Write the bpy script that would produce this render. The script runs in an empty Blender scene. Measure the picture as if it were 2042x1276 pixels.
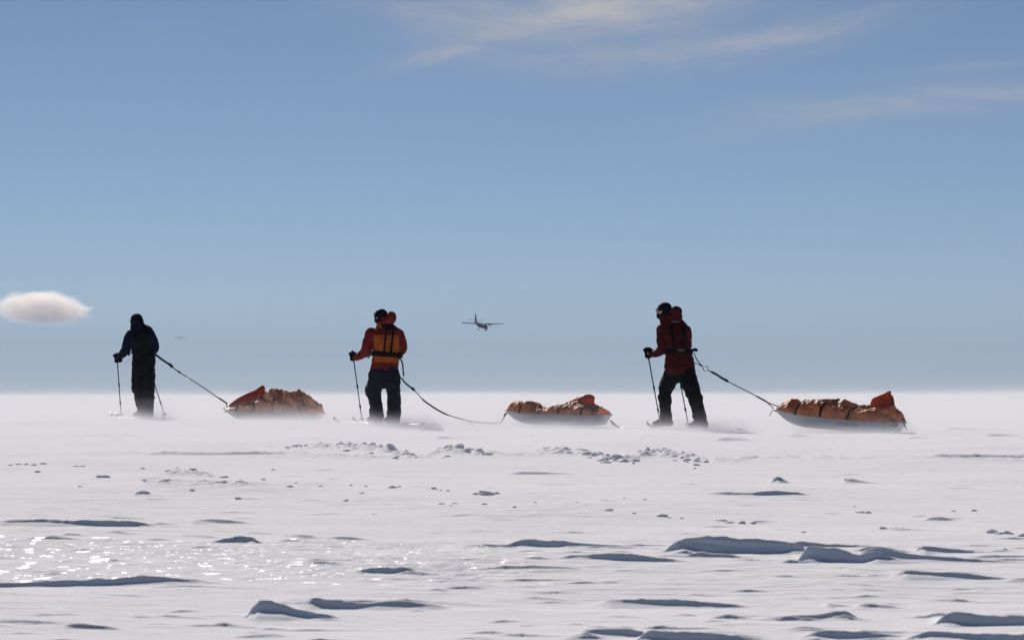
import bpy, bmesh, math, random
import numpy as np
from mathutils import Vector, Matrix

# ------------------------------------------------------------------ camera, sky, sun, exposure
scene = bpy.context.scene
COL = scene.collection
R = math.radians
FPX = 5790.0            # focal length in photograph pixels (2042 px wide)
CAM_Z = 0.45
PITCH = math.atan(150.0 / FPX)

cam_d = bpy.data.cameras.new("camera")
cam_d.sensor_width = 36.0
cam_d.lens = 36.0 * FPX / 2042.0
cam_d.clip_start = 0.1
cam_d.clip_end = 60000.0
cam_d.dof.use_dof = True
cam_d.dof.focus_distance = 43.0
cam_d.dof.aperture_fstop = 9.0
cam = bpy.data.objects.new("camera", cam_d)
cam.location = (0, 0, CAM_Z)
cam.rotation_euler = (math.pi / 2 + PITCH, 0, 0)
COL.objects.link(cam)
scene.camera = cam

SUN_EL, SUN_AZ = 29.0, -15.0     # azimuth from straight ahead, negative = towards the left
sun_d = bpy.data.lights.new("sun", 'SUN')
sun_d.energy = 5.0
sun_d.angle = R(0.5)
sun_d.color = (1.0, 0.875, 0.785)
sun = bpy.data.objects.new("sun", sun_d)
sdir = Vector((math.sin(R(SUN_AZ)) * math.cos(R(SUN_EL)), math.cos(R(SUN_AZ)) * math.cos(R(SUN_EL)), math.sin(R(SUN_EL))))
sun.rotation_euler = sdir.to_track_quat('Z', 'Y').to_euler()
sun.location = sdir * 100
COL.objects.link(sun)

vs = scene.view_settings
scene.display_settings.display_device = 'sRGB'
vs.view_transform = 'Standard'
vs.look = 'None'
vs.gamma = 1.0
vs.exposure = 0.18
vs.use_curve_mapping = False

cy = scene.cycles
cy.use_denoising = True
cy.max_bounces = 8
cy.diffuse_bounces = 3
cy.glossy_bounces = 2
cy.transmission_bounces = 3
cy.transparent_max_bounces = 8
cy.volume_bounces = 1
cy.sample_clamp_indirect = 6.0
cy.sample_clamp_direct = 0.0

world = bpy.data.worlds.new("World")
scene.world = world
world.use_nodes = True
world.cycles.sampling_method = 'MANUAL'
world.cycles.sample_map_resolution = 256


class NT:
    """little helper round a node tree"""
    def __init__(self, tree):
        self.t = tree
        tree.nodes.clear()

    def n(self, kind, **kw):
        nd = self.t.nodes.new(kind)
        for k, v in kw.items():
            setattr(nd, k, v)
        return nd

    def put(self, sock, v):
        if v is None:
            return
        if hasattr(v, 'node'):
            self.t.links.new(v, sock)
        else:
            sock.default_value = v

    def m(self, op, a, b=None, c=None, clamp=False):
        nd = self.n('ShaderNodeMath', operation=op, use_clamp=clamp)
        for s, v in zip(nd.inputs, (a, b, c)):
            self.put(s, v)
        return nd.outputs[0]

    def mix(self, fac, a, b, blend='MIX'):
        nd = self.n('ShaderNodeMix', data_type='RGBA', blend_type=blend)
        self.put(nd.inputs[0], fac)
        self.put(nd.inputs[6], a)
        self.put(nd.inputs[7], b)
        return nd.outputs[2]

    def noise(self, vec, scale, detail=4.0, rough=0.5, dist=0.0, dim='3D'):
        nd = self.n('ShaderNodeTexNoise', noise_dimensions=dim)
        self.put(nd.inputs['Vector'], vec)
        self.put(nd.inputs['Scale'], scale)
        nd.inputs['Detail'].default_value = detail
        nd.inputs['Roughness'].default_value = rough
        nd.inputs['Distortion'].default_value = dist
        return nd.outputs['Fac']

    def mapping(self, vec, loc=(0, 0, 0), rot=(0, 0, 0), scale=(1, 1, 1)):
        nd = self.n('ShaderNodeMapping')
        self.put(nd.inputs['Vector'], vec)
        nd.inputs['Location'].default_value = loc
        nd.inputs['Rotation'].default_value = rot
        nd.inputs['Scale'].default_value = scale
        return nd.outputs[0]

    def ss(self, v, a, b):
        nd = self.n('ShaderNodeMapRange', interpolation_type='SMOOTHSTEP')
        self.put(nd.inputs[0], v)
        nd.inputs[1].default_value = a
        nd.inputs[2].default_value = b
        return nd.outputs[0]

    def sep(self, v):
        nd = self.n('ShaderNodeSeparateXYZ')
        self.put(nd.inputs[0], v)
        return nd.outputs

    def comb(self, x, y, z):
        nd = self.n('ShaderNodeCombineXYZ')
        for s, v in zip(nd.inputs, (x, y, z)):
            self.put(s, v)
        return nd.outputs[0]


SKY_STRENGTH = 0.05
w = NT(world.node_tree)
sky = w.n('ShaderNodeTexSky', sky_type='NISHITA')
sky.sun_disc = False
sky.sun_elevation = R(SUN_EL)
sky.sun_rotation = R(SUN_AZ)
sky.altitude = 2800.0
sky.air_density = 0.7
sky.dust_density = 0.0
sky.ozone_density = 3.0
tc = w.n('ShaderNodeTexCoord')
dx, dy_, dz = w.sep(tc.outputs['Generated'])
az = w.m('MULTIPLY', w.m('ARCTAN2', dx, dy_), 57.29578)
el = w.m('MULTIPLY', w.m('ARCSINE', dz), 57.29578)
# high thin cirrus: soft bands laid out in degrees of azimuth and elevation, torn by stretched noise
def band(a0, e0, half_len, half_w, slope, power, seed):
    """a torn streak of ice cloud centred on azimuth a0, elevation e0 (degrees)"""
    da = w.m('SUBTRACT', az, a0)
    bend = w.m('MULTIPLY', w.m('MULTIPLY', da, da), 0.02 * (1 if seed % 2 else -1))
    de = w.m('SUBTRACT', w.m('SUBTRACT', w.m('SUBTRACT', el, e0), w.m('MULTIPLY', da, slope)), bend)
    co = w.comb(w.m('MULTIPLY', da, 0.55), w.m('MULTIPLY', de, 2.6), float(seed) * 3.7)
    nz = w.noise(co, 1.0, 6.0, 0.62, 0.6)
    wob = w.m('MULTIPLY', w.m('SUBTRACT', w.noise(co, 0.55, 2.0, 0.5), 0.5), half_w * 2.2)
    de = w.m('ADD', de, wob)
    ga = w.m('EXPONENT', w.m('MULTIPLY', w.m('POWER', w.m('DIVIDE', da, half_len), 2.0), -1.0))
    ge = w.m('EXPONENT', w.m('MULTIPLY', w.m('POWER', w.m('DIVIDE', w.m('ABSOLUTE', de), half_w), 1.6), -1.0))
    return w.m('MULTIPLY', w.m('MULTIPLY', ga, ge), w.m('MULTIPLY', w.ss(nz, 0.12, 0.85), power))


def px_az(x):
    return math.degrees(math.atan((x - 1021) / FPX))


def px_el(y):
    return math.degrees(math.atan((788 - y) / FPX))


veil = None
for (bx, by, hl, hw, sl, pw, sd) in (
        (1130, 24, 3.8, .50, .05, .80, 1), (1230, 22, 2.4, .34, .04, .65, 7), (930, 92, 1.5, .17, .24, .60, 2),
        (1390, 105, 3.8, .34, .11, .55, 3), (1560, 82, 1.2, .12, .16, .35, 8),
        (1800, 207, 3.4, .32, .05, .50, 4), (2040, 192, 1.2, .12, .04, .35, 9),
        (1960, 140, 1.3, .10, .08, .32, 5), (330, 72, 1.1, .15, .04, .10, 6)):
    b = band(px_az(bx), px_el(by), hl, hw, sl, pw, sd)
    veil = b if veil is None else w.m('ADD', veil, b)
# the same kind of cloud goes on, thinly, over the rest of the sky
far = w.mapping(tc.outputs['Generated'], (3.1, 1.7, .4), (0.3, 0.2, 0.5), (1.6, 5.0, 9.0))
rest = w.m('MULTIPLY', w.m('MULTIPLY', w.ss(w.noise(far, 1.0, 6.0, .6, .4), .52, .85), w.ss(el, 8.0, 20.0)), 0.30)
veil = w.m('ADD', veil, rest)
veil = w.m('MINIMUM', veil, 1.0)
sky_c = w.mix(1.0, sky.outputs[0], (1.23, 1.10, 0.99, 1), 'MULTIPLY')
cloud_c = w.mix(1.0, sky_c, (9.0, 8.7, 8.7, 1))
out_c = w.mix(veil, sky_c, cloud_c)
bg = w.n('ShaderNodeBackground')
w.put(bg.inputs[0], out_c)
bg.inputs[1].default_value = SKY_STRENGTH
wo = w.n('ShaderNodeOutputWorld')
w.t.links.new(bg.outputs[0], wo.inputs[0])

# ------------------------------------------------------------------ pixel <-> place
CP, SP = math.cos(PITCH), math.sin(PITCH)


def pix_ray(px, py):
    """direction through a pixel of the photograph, scaled to one metre of depth (y)"""
    x, z = (px - 1021) / FPX, (638 - py) / FPX
    yy, zz = CP - z * SP, SP + z * CP
    return x / yy, zz / yy


def at(px, py, d):
    a, b = pix_ray(px, py)
    return Vector((a * d, d, CAM_Z + b * d))


def base_z(y):
    """the long slope that rises from the camera to the travellers, then runs flat"""
    y = np.asarray(y, dtype=float)
    lin = -.02 + .0155 * (y - 42.0)
    k = .03
    z = -k * np.log(np.exp(-lin / k) + np.exp(-.05 / k))
    near = -.02 + .0155 * (9.0 - 42.0)
    return np.maximum(z, near)


def ground_depth(py):
    """depth at which a pixel row meets the smooth slope"""
    _, b = pix_ray(1021, py)
    ds = np.exp(np.linspace(math.log(8), math.log(4000), 6000))
    h = CAM_Z + b * ds - base_z(ds)
    i = np.argmax(h <= 0)
    return float(ds[i]) if h[i] <= 0 else 4000.0


# ------------------------------------------------------------------ numpy noise
def _hash(i, j, k, seed):
    n = (i * 374761393 + j * 668265263 + k * 1274126177 + seed * 974711) & 0xFFFFFFFF
    n = ((n ^ (n >> 13)) * 1274126177) & 0xFFFFFFFF
    n = ((n ^ (n >> 16)) * 2246822519) & 0xFFFFFFFF
    return ((n ^ (n >> 15)) & 0xFFFF).astype(np.float32) / 32767.5 - 1.0


def vnoise(x, y, z=None, seed=0):
    """smooth value noise in -1..1"""
    x = np.asarray(x, dtype=np.float64); y = np.asarray(y, dtype=np.float64)
    xi = np.floor(x).astype(np.int64); yi = np.floor(y).astype(np.int64)
    fx = x - xi; fy = y - yi
    fx = (fx * fx * fx * (fx * (fx * 6 - 15) + 10)).astype(np.float32)
    fy = (fy * fy * fy * (fy * (fy * 6 - 15) + 10)).astype(np.float32)

    def layer(zi):
        a = _hash(xi, yi, zi, seed); b = _hash(xi + 1, yi, zi, seed)
        c = _hash(xi, yi + 1, zi, seed); d = _hash(xi + 1, yi + 1, zi, seed)
        return (a + (b - a) * fx) * (1 - fy) + (c + (d - c) * fx) * fy
    if z is None:
        return layer(np.int64(0))
    z = np.asarray(z, dtype=np.float64)
    zi = np.floor(z).astype(np.int64); fz = z - zi
    fz = fz * fz * (3 - 2 * fz)
    return layer(zi) * (1 - fz) + layer(zi + 1) * fz


def fbm(x, y, z=None, octs=4, seed=0, rough=.5):
    s = 0; a = 1.0; t = 0.0; f = 1.0
    for o in range(octs):
        s = s + a * vnoise(x * f, y * f, None if z is None else z * f, seed + o * 17)
        t += a; a *= rough; f *= 2.03
    return s / t


# ------------------------------------------------------------------ small builders
def tag(o, label=None, cat=None, group=None, kind=None):
    if label: o['label'] = label
    if cat: o['category'] = cat
    if group: o['group'] = group
    if kind: o['kind'] = kind
    return o


def link(name, me, mat=None, parent=None, smooth=True):
    o = bpy.data.objects.new(name, me)
    COL.objects.link(o)
    if mat is not None:
        for mm in (mat if isinstance(mat, (list, tuple)) else [mat]):
            me.materials.append(mm)
    if smooth:
        me.polygons.foreach_set('use_smooth', [True] * len(me.polygons))
    if parent is not None:
        o.parent = parent
    return o


def empty(name, loc, rot=(0, 0, 0)):
    o = bpy.data.objects.new(name, None)
    o.location = loc
    o.rotation_euler = rot
    o.empty_display_size = .1
    COL.objects.link(o)
    return o


def bm_mesh(bm, name='m'):
    me = bpy.data.meshes.new(name)
    bm.to_mesh(me)
    bm.free()
    return me


def principled(name, color, rough=.7, spec=.3, metal=0.0):
    mt = bpy.data.materials.new(name)
    mt.use_nodes = True
    t = NT(mt.node_tree)
    p = t.n('ShaderNodeBsdfPrincipled')
    p.inputs['Base Color'].default_value = (*color, 1)
    p.inputs['Roughness'].default_value = rough
    p.inputs['Specular IOR Level'].default_value = spec
    p.inputs['Metallic'].default_value = metal
    o = t.n('ShaderNodeOutputMaterial')
    t.t.links.new(p.outputs[0], o.inputs[0])
    return mt, t, p, o


def cloth(name, color, vary=.25, scale=9.0, rough=.85, spec=.2, translucent=0.0, bump=.3, tint=None):
    mt, t, p, o = principled(name, color, rough, spec)
    c = t.n('ShaderNodeTexCoord').outputs['Object']
    nz = t.noise(c, scale, 5, .6)
    dark = tuple(v * (1 - vary) for v in color)
    lite = tuple(min(1, v * (1 + vary)) for v in (tint or color))
    colr = t.mix(t.ss(nz, .3, .7), (*dark, 1), (*lite, 1))
    t.put(p.inputs['Base Color'], colr)
    bp = t.n('ShaderNodeBump')
    bp.inputs['Strength'].default_value = bump
    bp.inputs['Distance'].default_value = .01
    t.put(bp.inputs['Height'], t.noise(c, scale * 5, 4, .6))
    t.put(p.inputs['Normal'], bp.outputs[0])
    if translucent > 0:
        tr = t.n('ShaderNodeBsdfTranslucent')
        t.put(tr.inputs[0], t.mix(1.0, colr, (1.0, .75, .6, 1), 'MULTIPLY'))
        ms = t.n('ShaderNodeMixShader')
        ms.inputs[0].default_value = translucent
        t.t.links.new(p.outputs[0], ms.inputs[1])
        t.t.links.new(tr.outputs[0], ms.inputs[2])
        t.t.links.new(ms.outputs[0], o.inputs[0])
    return mt
# ------------------------------------------------------------------ the snow field
def build_rows():
    ys = list(-40 + 50.3 * (np.linspace(0, 1, 50) ** .6))
    y = ys[-1]
    s = (y - ys[-2]) * .6
    while y < 10.6:
        s = max(.02, s * .75); y += s; ys.append(y)
    while y < 17.5:
        y += .0098; ys.append(y)
    while y < 22.0:
        y += .0145; ys.append(y)
    s = .0150
    while y < 48:
        s *= 1.0032; y += s; ys.append(y)
    while y < 8000:
        s *= 1.045; y += s; ys.append(y)
    return np.array(ys)


ROWS = build_rows()
NC = 620
a_ = np.linspace(-1, 1, NC)
aa = np.abs(a_); sg = np.sign(a_)
inner = np.minimum(aa / .84, 1.0)
outer = np.clip((aa - .84) / .16, 0, 1) ** 2
DD = np.maximum(ROWS, 6.0)[:, None]
XX = sg[None, :] * (inner[None, :] * (.192 * DD + .25) + outer[None, :] * (.16 * DD + 9.0))
YY = np.repeat(ROWS[:, None], NC, 1)
ZZ = np.repeat(base_z(ROWS)[:, None], NC, 1)
nearw = np.clip((70 - YY) / 30, 0, 1)          # fine relief only where it can be told apart
# broad swells and wind-combed relief
ZZ += .030 * fbm(XX * .16, YY * .22, octs=2, seed=3) * np.clip((YY - 4) / 8, 0, 1) * np.clip((60 - YY) / 20, 0, 1)
ZZ += .013 * fbm(XX * .7 + YY * .12, YY * .9, octs=3, seed=11) * nearw
r = fbm(XX * 1.1 + 0.35 * YY, YY * 2.4, octs=4, seed=21)
ZZ += .0036 * r * nearw
r = 1 - np.abs(fbm(XX * 1.7 - .3 * YY, YY * 4.2, octs=3, seed=31)) * 2.2
patch = np.clip(fbm(XX * .5, YY * .35, octs=2, seed=41) * 2.2 + .15, 0, 1)
ZZ += .008 * np.clip(r - .35, 0, 1) * patch * nearw
r = 1 - np.abs(fbm(XX * 2.6 - .5 * YY, YY * 7.0, octs=3, seed=36)) * 2.2
patch2 = np.clip(fbm(XX * .8, YY * .6, octs=2, seed=46) * 2.4, 0, 1)
ZZ += .0036 * np.clip(r - .3, 0, 1) * patch2 * np.clip((40 - YY) / 15, 0, 1)
ZZ += .0016 * fbm(XX * 9, YY * 13, octs=2, seed=51) * np.clip((30 - YY) / 12, 0, 1)
# far, low swells seen edge on against the sky
fw = np.clip((YY - 70) / 60, 0, 1) * np.clip((2500 - YY) / 1500, 0, 1)
ZZ += fw * (.085 * fbm(XX * .022, YY * .017, octs=3, seed=61) - .04)

ZZ -= .0011 * np.maximum(YY - 420, 0)          # the plateau falls away beyond

ICE = np.zeros_like(ZZ)


def feature(pts, run=1.2, tail=.7, rough=.25, seed=0, soft=1.0):
    """a wind-cut drift: pts = (photo x, crest row, foot row); the near face is steep, the far side runs out slowly"""
    global ZZ
    pts = sorted(pts)
    px = np.array([p[0] for p in pts], float)
    yt = np.array([p[1] for p in pts], float)
    yb = np.array([p[2] for p in pts], float)
    db = np.array([ground_depth(v) for v in yb])
    hh = (yb - yt) / FPX * db
    dref = float(db.mean())
    i0, i1 = np.searchsorted(ROWS, [db.min() - .9, db.max() + 5.0 * tail + 1.0])
    if i1 - i0 < 2:
        return
    m_ = 1.2
    xlo, xhi = (px[0] - 1021) / FPX * dref - m_, (px[-1] - 1021) / FPX * dref + m_
    cols = np.where((XX[i0:i1].max(0) > xlo) & (XX[i0:i1].min(0) < xhi))[0]
    if len(cols) < 2:
        return
    cs = slice(int(cols[0]), int(cols[-1]) + 1)
    x = XX[i0:i1, cs]; y = YY[i0:i1, cs]
    pxx = 1021 + x * FPX / dref
    D = np.interp(pxx, px, db)
    sd_ = .018 * FPX / dref
    H = sum(wt * np.interp(pxx + q * sd_, px, hh, left=0, right=0) for q, wt in ((-2, .12), (-1, .23), (0, .3), (1, .23), (2, .12)))
    # the steep face stays broadside: where the foot would swing too far in depth, a gentle toe of snow takes it up
    xs = (px - 1021) / FPX * dref
    sl = np.abs(np.diff(db) / np.maximum(np.diff(xs), .01)).max() if len(xs) > 1 else 0
    k = min(1.0, .40 / max(sl, 1e-6)) if dref < 45 else 0.0
    DL = db.min() + k * (D - db.min())
    rem = np.maximum(D - DL, 0)
    vis = (CAM_Z - float(base_z(dref))) / dref + .0155
    inside = np.clip(np.minimum(pxx - px[0], px[-1] - pxx) / (.12 * (px[-1] - px[0])), 0, 1)
    T = rem * vis * inside if dref < 45 else 0 * rem
    D = DL
    wob = fbm(x * 2.2 + seed * 7.3, y * 0 + seed * 3.1, octs=3, seed=seed + 100)
    D = D + wob * np.clip(hh.max(), .01, .08) * rough * 2.0
    cn = fbm(x * 4.5 + seed, y * 1.0 + seed, octs=5, seed=seed + 200, rough=.62)
    H = H * (1 + 1.5 * rough * cn)
    rn = np.maximum(H * run, .012)
    t = (y - D) / rn
    up = np.clip(t, 0, 1)
    up = up * up * (3 - 2 * up) * (1 - .45) + .45 * up
    # harder layers stand out as ledges along the face
    lay = np.clip(1.6 * fbm(x * 1.6 + seed * 3.3, y * 0 + 5, octs=3, seed=seed + 400) + .45, 0, 1)
    ph = 2.1 * up + .8 * fbm(x * 1.1, y * 0 + seed, octs=2, seed=seed + 500)
    up = np.clip(up + .085 * lay * np.sin(2 * np.pi * ph) * np.clip(4 * up * (1 - up), 0, 1), 0, 1.1)
    toe = np.clip((y - D) / np.maximum(T * 9, .02) + 1, 0, 1)
    toe = T * toe * toe * (3 - 2 * toe)
    tl = tail * np.clip((H + T) / .05, .25, 1.3)
    back = np.maximum(y - D - rn, 0)
    dl = .20 * FPX / dref
    Hs = sum(wt * np.interp(pxx + q * dl, px, hh, left=0, right=0) for q, wt in ((-3, .08), (-2, .14), (-1, .18), (0, .2), (1, .18), (2, .14), (3, .08)))
    fb = np.clip(back / .22, 0, 1)
    fb = fb * fb * (3 - 2 * fb)
    H = H * (1 - fb) + Hs * fb * .75
    dn = np.where(t > 1, np.exp(-back / tl), 1.0)
    z = (H * up + toe) * dn
    ZZ[i0:i1, cs] += z * soft


FEATS = [
    # foreground, right
    [(1322, 1088, 1088), (1345, 1080, 1092), (1390, 1074, 1098), (1420, 1073, 1101), (1470, 1075, 1102), (1540, 1078, 1100), (1580, 1082, 1095), (1604, 1086, 1087)],
    [(1586, 1104, 1104), (1596, 1092, 1110), (1620, 1090, 1115), (1650, 1094, 1118), (1690, 1101, 1120), (1730, 1108, 1119), (1775, 1116, 1117)],
    [(1690, 1094, 1094), (1720, 1094, 1103), (1780, 1098, 1110), (1850, 1106, 1114), (1930, 1112, 1117), (2010, 1117, 1118)],
    [(1008, 1084, 1084), (1030, 1074, 1082), (1065, 1071, 1085), (1110, 1074, 1088), (1170, 1079, 1088), (1230, 1084, 1086), (1290, 1087, 1088)],
    [(1105, 1114, 1114), (1140, 1108, 1114), (1200, 1107, 1117), (1260, 1110, 1118), (1320, 1117, 1120), (1380, 1120, 1121)],
    [(970, 1131, 1131), (1000, 1127, 1133), (1060, 1125, 1131), (1130, 1127, 1130), (1160, 1129, 1129)],
    [(1815, 1085, 1085), (1840, 1086, 1095), (1880, 1089, 1099), (1930, 1096, 1100), (1975, 1099, 1100)],
    [(1770, 1137, 1137), (1800, 1135, 1143), (1850, 1140, 1146), (1880, 1139, 1149), (1930, 1144, 1153), (1995, 1151, 1153)],
    [(1995, 1150, 1150), (2030, 1150, 1155), (2120, 1150, 1158), (2200, 1154, 1154)],
    [(1178, 1184, 1184), (1230, 1183, 1189), (1300, 1181, 1193), (1340, 1183, 1194), (1400, 1189, 1197), (1440, 1192, 1200), (1485, 1197, 1199)],
    [(1150, 1248, 1248), (1180, 1244, 1252), (1240, 1241, 1254), (1268, 1239, 1257), (1282, 1246, 1250)],
    [(1268, 1246, 1248), (1300, 1242, 1264), (1350, 1247, 1268), (1420, 1250, 1265), (1500, 1259, 1263), (1540, 1262, 1262)],
    [(1594, 1252, 1252), (1625, 1247, 1258), (1670, 1247, 1263), (1730, 1251, 1261), (1800, 1257, 1260), (1830, 1259, 1259)],
    [(1785, 1250, 1250), (1830, 1249, 1261), (1900, 1252, 1264), (1960, 1255, 1272), (2060, 1257, 1276), (2180, 1262, 1272), (2260, 1266, 1266)],
    [(1850, 1212, 1212), (1875, 1209, 1226), (1900, 1211, 1236), (1960, 1215, 1240), (2050, 1219, 1240), (2180, 1224, 1238), (2280, 1230, 1230)],
    [(1500, 1228, 1228), (1560, 1222, 1228), (1620, 1217, 1227), (1680, 1210, 1221), (1705, 1212, 1216)],
    [(1706, 1197, 1197), (1720, 1194, 1202), (1750, 1197, 1204), (1790, 1201, 1203)],
    [(1640, 1192, 1192), (1665, 1194, 1200), (1690, 1198, 1199)],
    [(1410, 1224, 1224), (1450, 1216, 1226), (1495, 1224, 1227)],
    [(1340, 1218, 1218), (1372, 1214, 1219), (1390, 1218, 1219)],
    # foreground, left
    [(-260, 1163, 1163), (-100, 1159, 1165), (0, 1157, 1164), (90, 1155, 1164), (180, 1151, 1163), (240, 1147, 1160), (300, 1145, 1157), (350, 1147, 1154), (420, 1150, 1151)],
    [(505, 1190, 1190), (518, 1187, 1209), (545, 1189, 1211), (575, 1194, 1212), (600, 1204, 1217), (640, 1212, 1222), (680, 1218, 1220)],
    [(590, 1186, 1186), (650, 1192, 1203), (700, 1196, 1206), (760, 1191, 1200), (800, 1192, 1202), (850, 1197, 1202), (905, 1200, 1200)],
    [(560, 1188, 1188), (620, 1188, 1193), (720, 1190, 1195), (810, 1192, 1196), (900, 1197, 1198)],
    [(625, 1272, 1272), (680, 1268, 1276), (760, 1268, 1278), (860, 1270, 1277), (900, 1273, 1273)],
    [(705, 1134, 1134), (735, 1127, 1137), (770, 1124, 1139), (800, 1128, 1138), (830, 1134, 1136)],
    [(-20, 1038, 1038), (30, 1037, 1042), (100, 1036, 1041), (160, 1037, 1045), (230, 1036, 1049), (285, 1040, 1049), (320, 1044, 1045)],
    [(380, 1036, 1036), (420, 1035, 1041), (455, 1037, 1043), (500, 1041, 1043)],
    [(425, 1077, 1077), (445, 1073, 1081), (490, 1069, 1080), (520, 1072, 1074)],
    [(575, 1064, 1064), (610, 1063, 1070), (638, 1067, 1070)],
    [(640, 1068, 1068), (690, 1067, 1074), (740, 1072, 1074)],
    [(920, 1084, 1084), (960, 1080, 1087), (1010, 1082, 1087), (1030, 1085, 1085)],
    [(40, 1078, 1078), (90, 1073, 1078), (140, 1075, 1078), (170, 1077, 1077)],
    [(130, 1240, 1240), (150, 1235, 1244), (185, 1238, 1246), (240, 1243, 1245)],
    [(-40, 1232, 1232), (20, 1231, 1236), (90, 1232, 1238), (180, 1238, 1239)],
    [(460, 1256, 1256), (500, 1253, 1258), (545, 1250, 1254), (570, 1252, 1252)],
    # middle distance
    [(1400, 987, 987), (1440, 983, 988), (1500, 983, 990), (1545, 979, 988), (1610, 983, 985)],
    [(1150, 942, 942), (1080, 939, 944), (1040, 938, 943), (1010, 939, 939)],
    [(1678, 957, 957), (1690, 952, 959), (1720, 958, 962), (1745, 961, 962)],
    [(1843, 1036, 1036), (1852, 1029, 1036), (1880, 1029, 1037), (1902, 1035, 1036)],
    [(1530, 962, 962), (1545, 947, 956), (1560, 955, 960), (1570, 960, 960)],
    [(1190, 866, 866), (1180, 864, 868), (1130, 865, 868)],
    [(1420, 875, 875), (1440, 872, 880), (1480, 874, 880), (1500, 878, 878)],
    [(1560, 866, 866), (1590, 866, 871), (1625, 870, 872)],
    [(1870, 855, 855), (1890, 852, 858), (1930, 854, 858), (1960, 857, 857)],
    [(1800, 874, 874), (1815, 871, 876), (1850, 875, 877)],
    [(1955, 868, 868), (1975, 866, 872), (2015, 869, 872), (2042, 870, 870)],
    [(866, 872, 872), (880, 868, 874), (910, 871, 875), (940, 874, 874)],
    [(860, 797, 797), (875, 795, 806), (890, 799, 808), (915, 807, 809), (930, 808, 808)],
    [(1660, 840, 840), (1685, 839, 844), (1720, 843, 845)],
    [(1020, 905, 905), (1040, 902, 905), (1060, 904, 904)],
    [(1830, 911, 911), (1870, 908, 913), (1930, 911, 917), (2000, 911, 916), (2080, 912, 916), (2140, 914, 914)],
    [(270, 904, 904), (330, 901, 905), (420, 902, 908), (520, 902, 908), (590, 905, 907)],
]
for k_, ft in enumerate(FEATS):
    thick = max(q[2] - q[1] for q in ft)
    feature(ft, seed=k_, rough=.26, run=1.15 if thick > 11 else (1.6 if thick > 8.5 else 2.5), tail=.22 if ft[0][1] > 1000 else .3)
    if ft[0][1] > 1000 and thick > 6:
        # thin scoured lips that run on downwind from each drift
        xa, xb = ft[0][0], ft[-1][0]
        ym = sum(q[2] for q in ft) / len(ft)
        r2_ = random.Random(k_ + 90)
        for e_ in range(4):
            x0_ = xa + (xb - xa) * r2_.uniform(-.25, .9)
            wd_ = (xb - xa) * r2_.uniform(.25, .8)
            y0_ = ym + r2_.uniform(-.9, .7) * thick
            hp_ = r2_.uniform(.16, .42) * thick
            tl_ = r2_.uniform(0, .035) * wd_
            feature([(x0_, y0_, y0_), (x0_ + wd_ * .2, y0_ - hp_ + tl_ * .2, y0_ + tl_ * .2), (x0_ + wd_ * .6, y0_ - hp_ * .6 + tl_ * .6, y0_ + tl_ * .6), (x0_ + wd_, y0_ + tl_, y0_ + tl_ + .2)],
                    seed=1000 + k_ * 5 + e_, rough=.5, run=1.6, tail=.15)

rng = random.Random(5)
# many small wind scars between the large ones
for k_ in range(280):
    py = 880 + 390 * rng.random() ** .8
    px = rng.uniform(-250, 2290)
    wd = rng.uniform(22, 130) * (.5 + (py - 860) / 420)
    hp = rng.uniform(1.0, 4.6) * (.5 + (py - 860) / 500)
    tilt = rng.uniform(-.03, .05) * wd
    pk = rng.uniform(.15, .5)
    feature([(px, py, py), (px + wd * pk, py - hp + tilt * pk, py + tilt * pk), (px + wd, py + tilt, py + tilt + .2)],
            seed=300 + k_, rough=.45, tail=.2)

# low grey swells in the drift zone beyond
for k_ in range(75):
    py = 793 + 85 * rng.random() ** 1.2
    px = rng.uniform(-300, 2340)
    wd = rng.uniform(40, 190)
    hp = rng.uniform(1.2, 3.4)
    tilt = rng.uniform(-1, 1.5)
    pk = rng.uniform(.15, .5)
    feature([(px, py, py), (px + wd * pk, py - hp + tilt * pk, py + tilt * pk), (px + wd, py + tilt, py + tilt + .1)],
            seed=700 + k_, rough=.4, tail=.6)

# broken ridge thrown up by an old track: granular relief along two bands
def ridge(pts, seed, amp=1.0):
    global ZZ
    px = np.array([p[0] for p in pts], float)
    db = np.array([ground_depth(p[1]) for p in pts])
    hh = np.array([p[2] for p in pts], float) / FPX * db
    dref = float(db.mean())
    i0, i1 = np.searchsorted(ROWS, [db.min() - 1.5, db.max() + 2.0])
    x = XX[i0:i1]; y = YY[i0:i1]
    pxx = 1021 + x * FPX / dref
    D = np.interp(pxx, px, db) + .25 * fbm(x * 1.5, y * .5, octs=3, seed=seed)
    H = np.interp(pxx, px, hh, left=0, right=0)
    prof = np.exp(-((y - D) / .55) ** 2)
    g = np.abs(fbm(x * 5.5, y * 3.0, octs=4, seed=seed + 9, rough=.65))
    ZZ[i0:i1] += H * prof * (.25 + 3.0 * g) * amp


ridge([(540, 893, 0), (580, 893, 5), (640, 893, 8), (700, 896, 10), (760, 902, 10), (815, 910, 6), (850, 912, 2), (880, 902, 8), (920, 906, 10), (980, 908, 4), (1060, 908, 3), (1085, 903, 8), (1150, 907, 9), (1200, 914, 7), (1240, 917, 8), (1290, 908, 10), (1350, 910, 9), (1400, 917, 5), (1500, 913, 3), (1700, 912, 2), (2042, 914, 3), (2300, 915, 2)], 71)
ridge([(-300, 905, 1), (200, 903, 2.5), (560, 904, 3), (700, 912, 3), (830, 914, 1)], 72, .9)
ridge([(300, 946, 0), (335, 944, 5), (400, 948, 5), (450, 952, 1), (500, 952, 0)], 73)
ridge([(280, 964, 0), (295, 964, 5), (340, 966, 5), (430, 968, 5), (500, 971, 4), (560, 973, 1)], 74)

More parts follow.
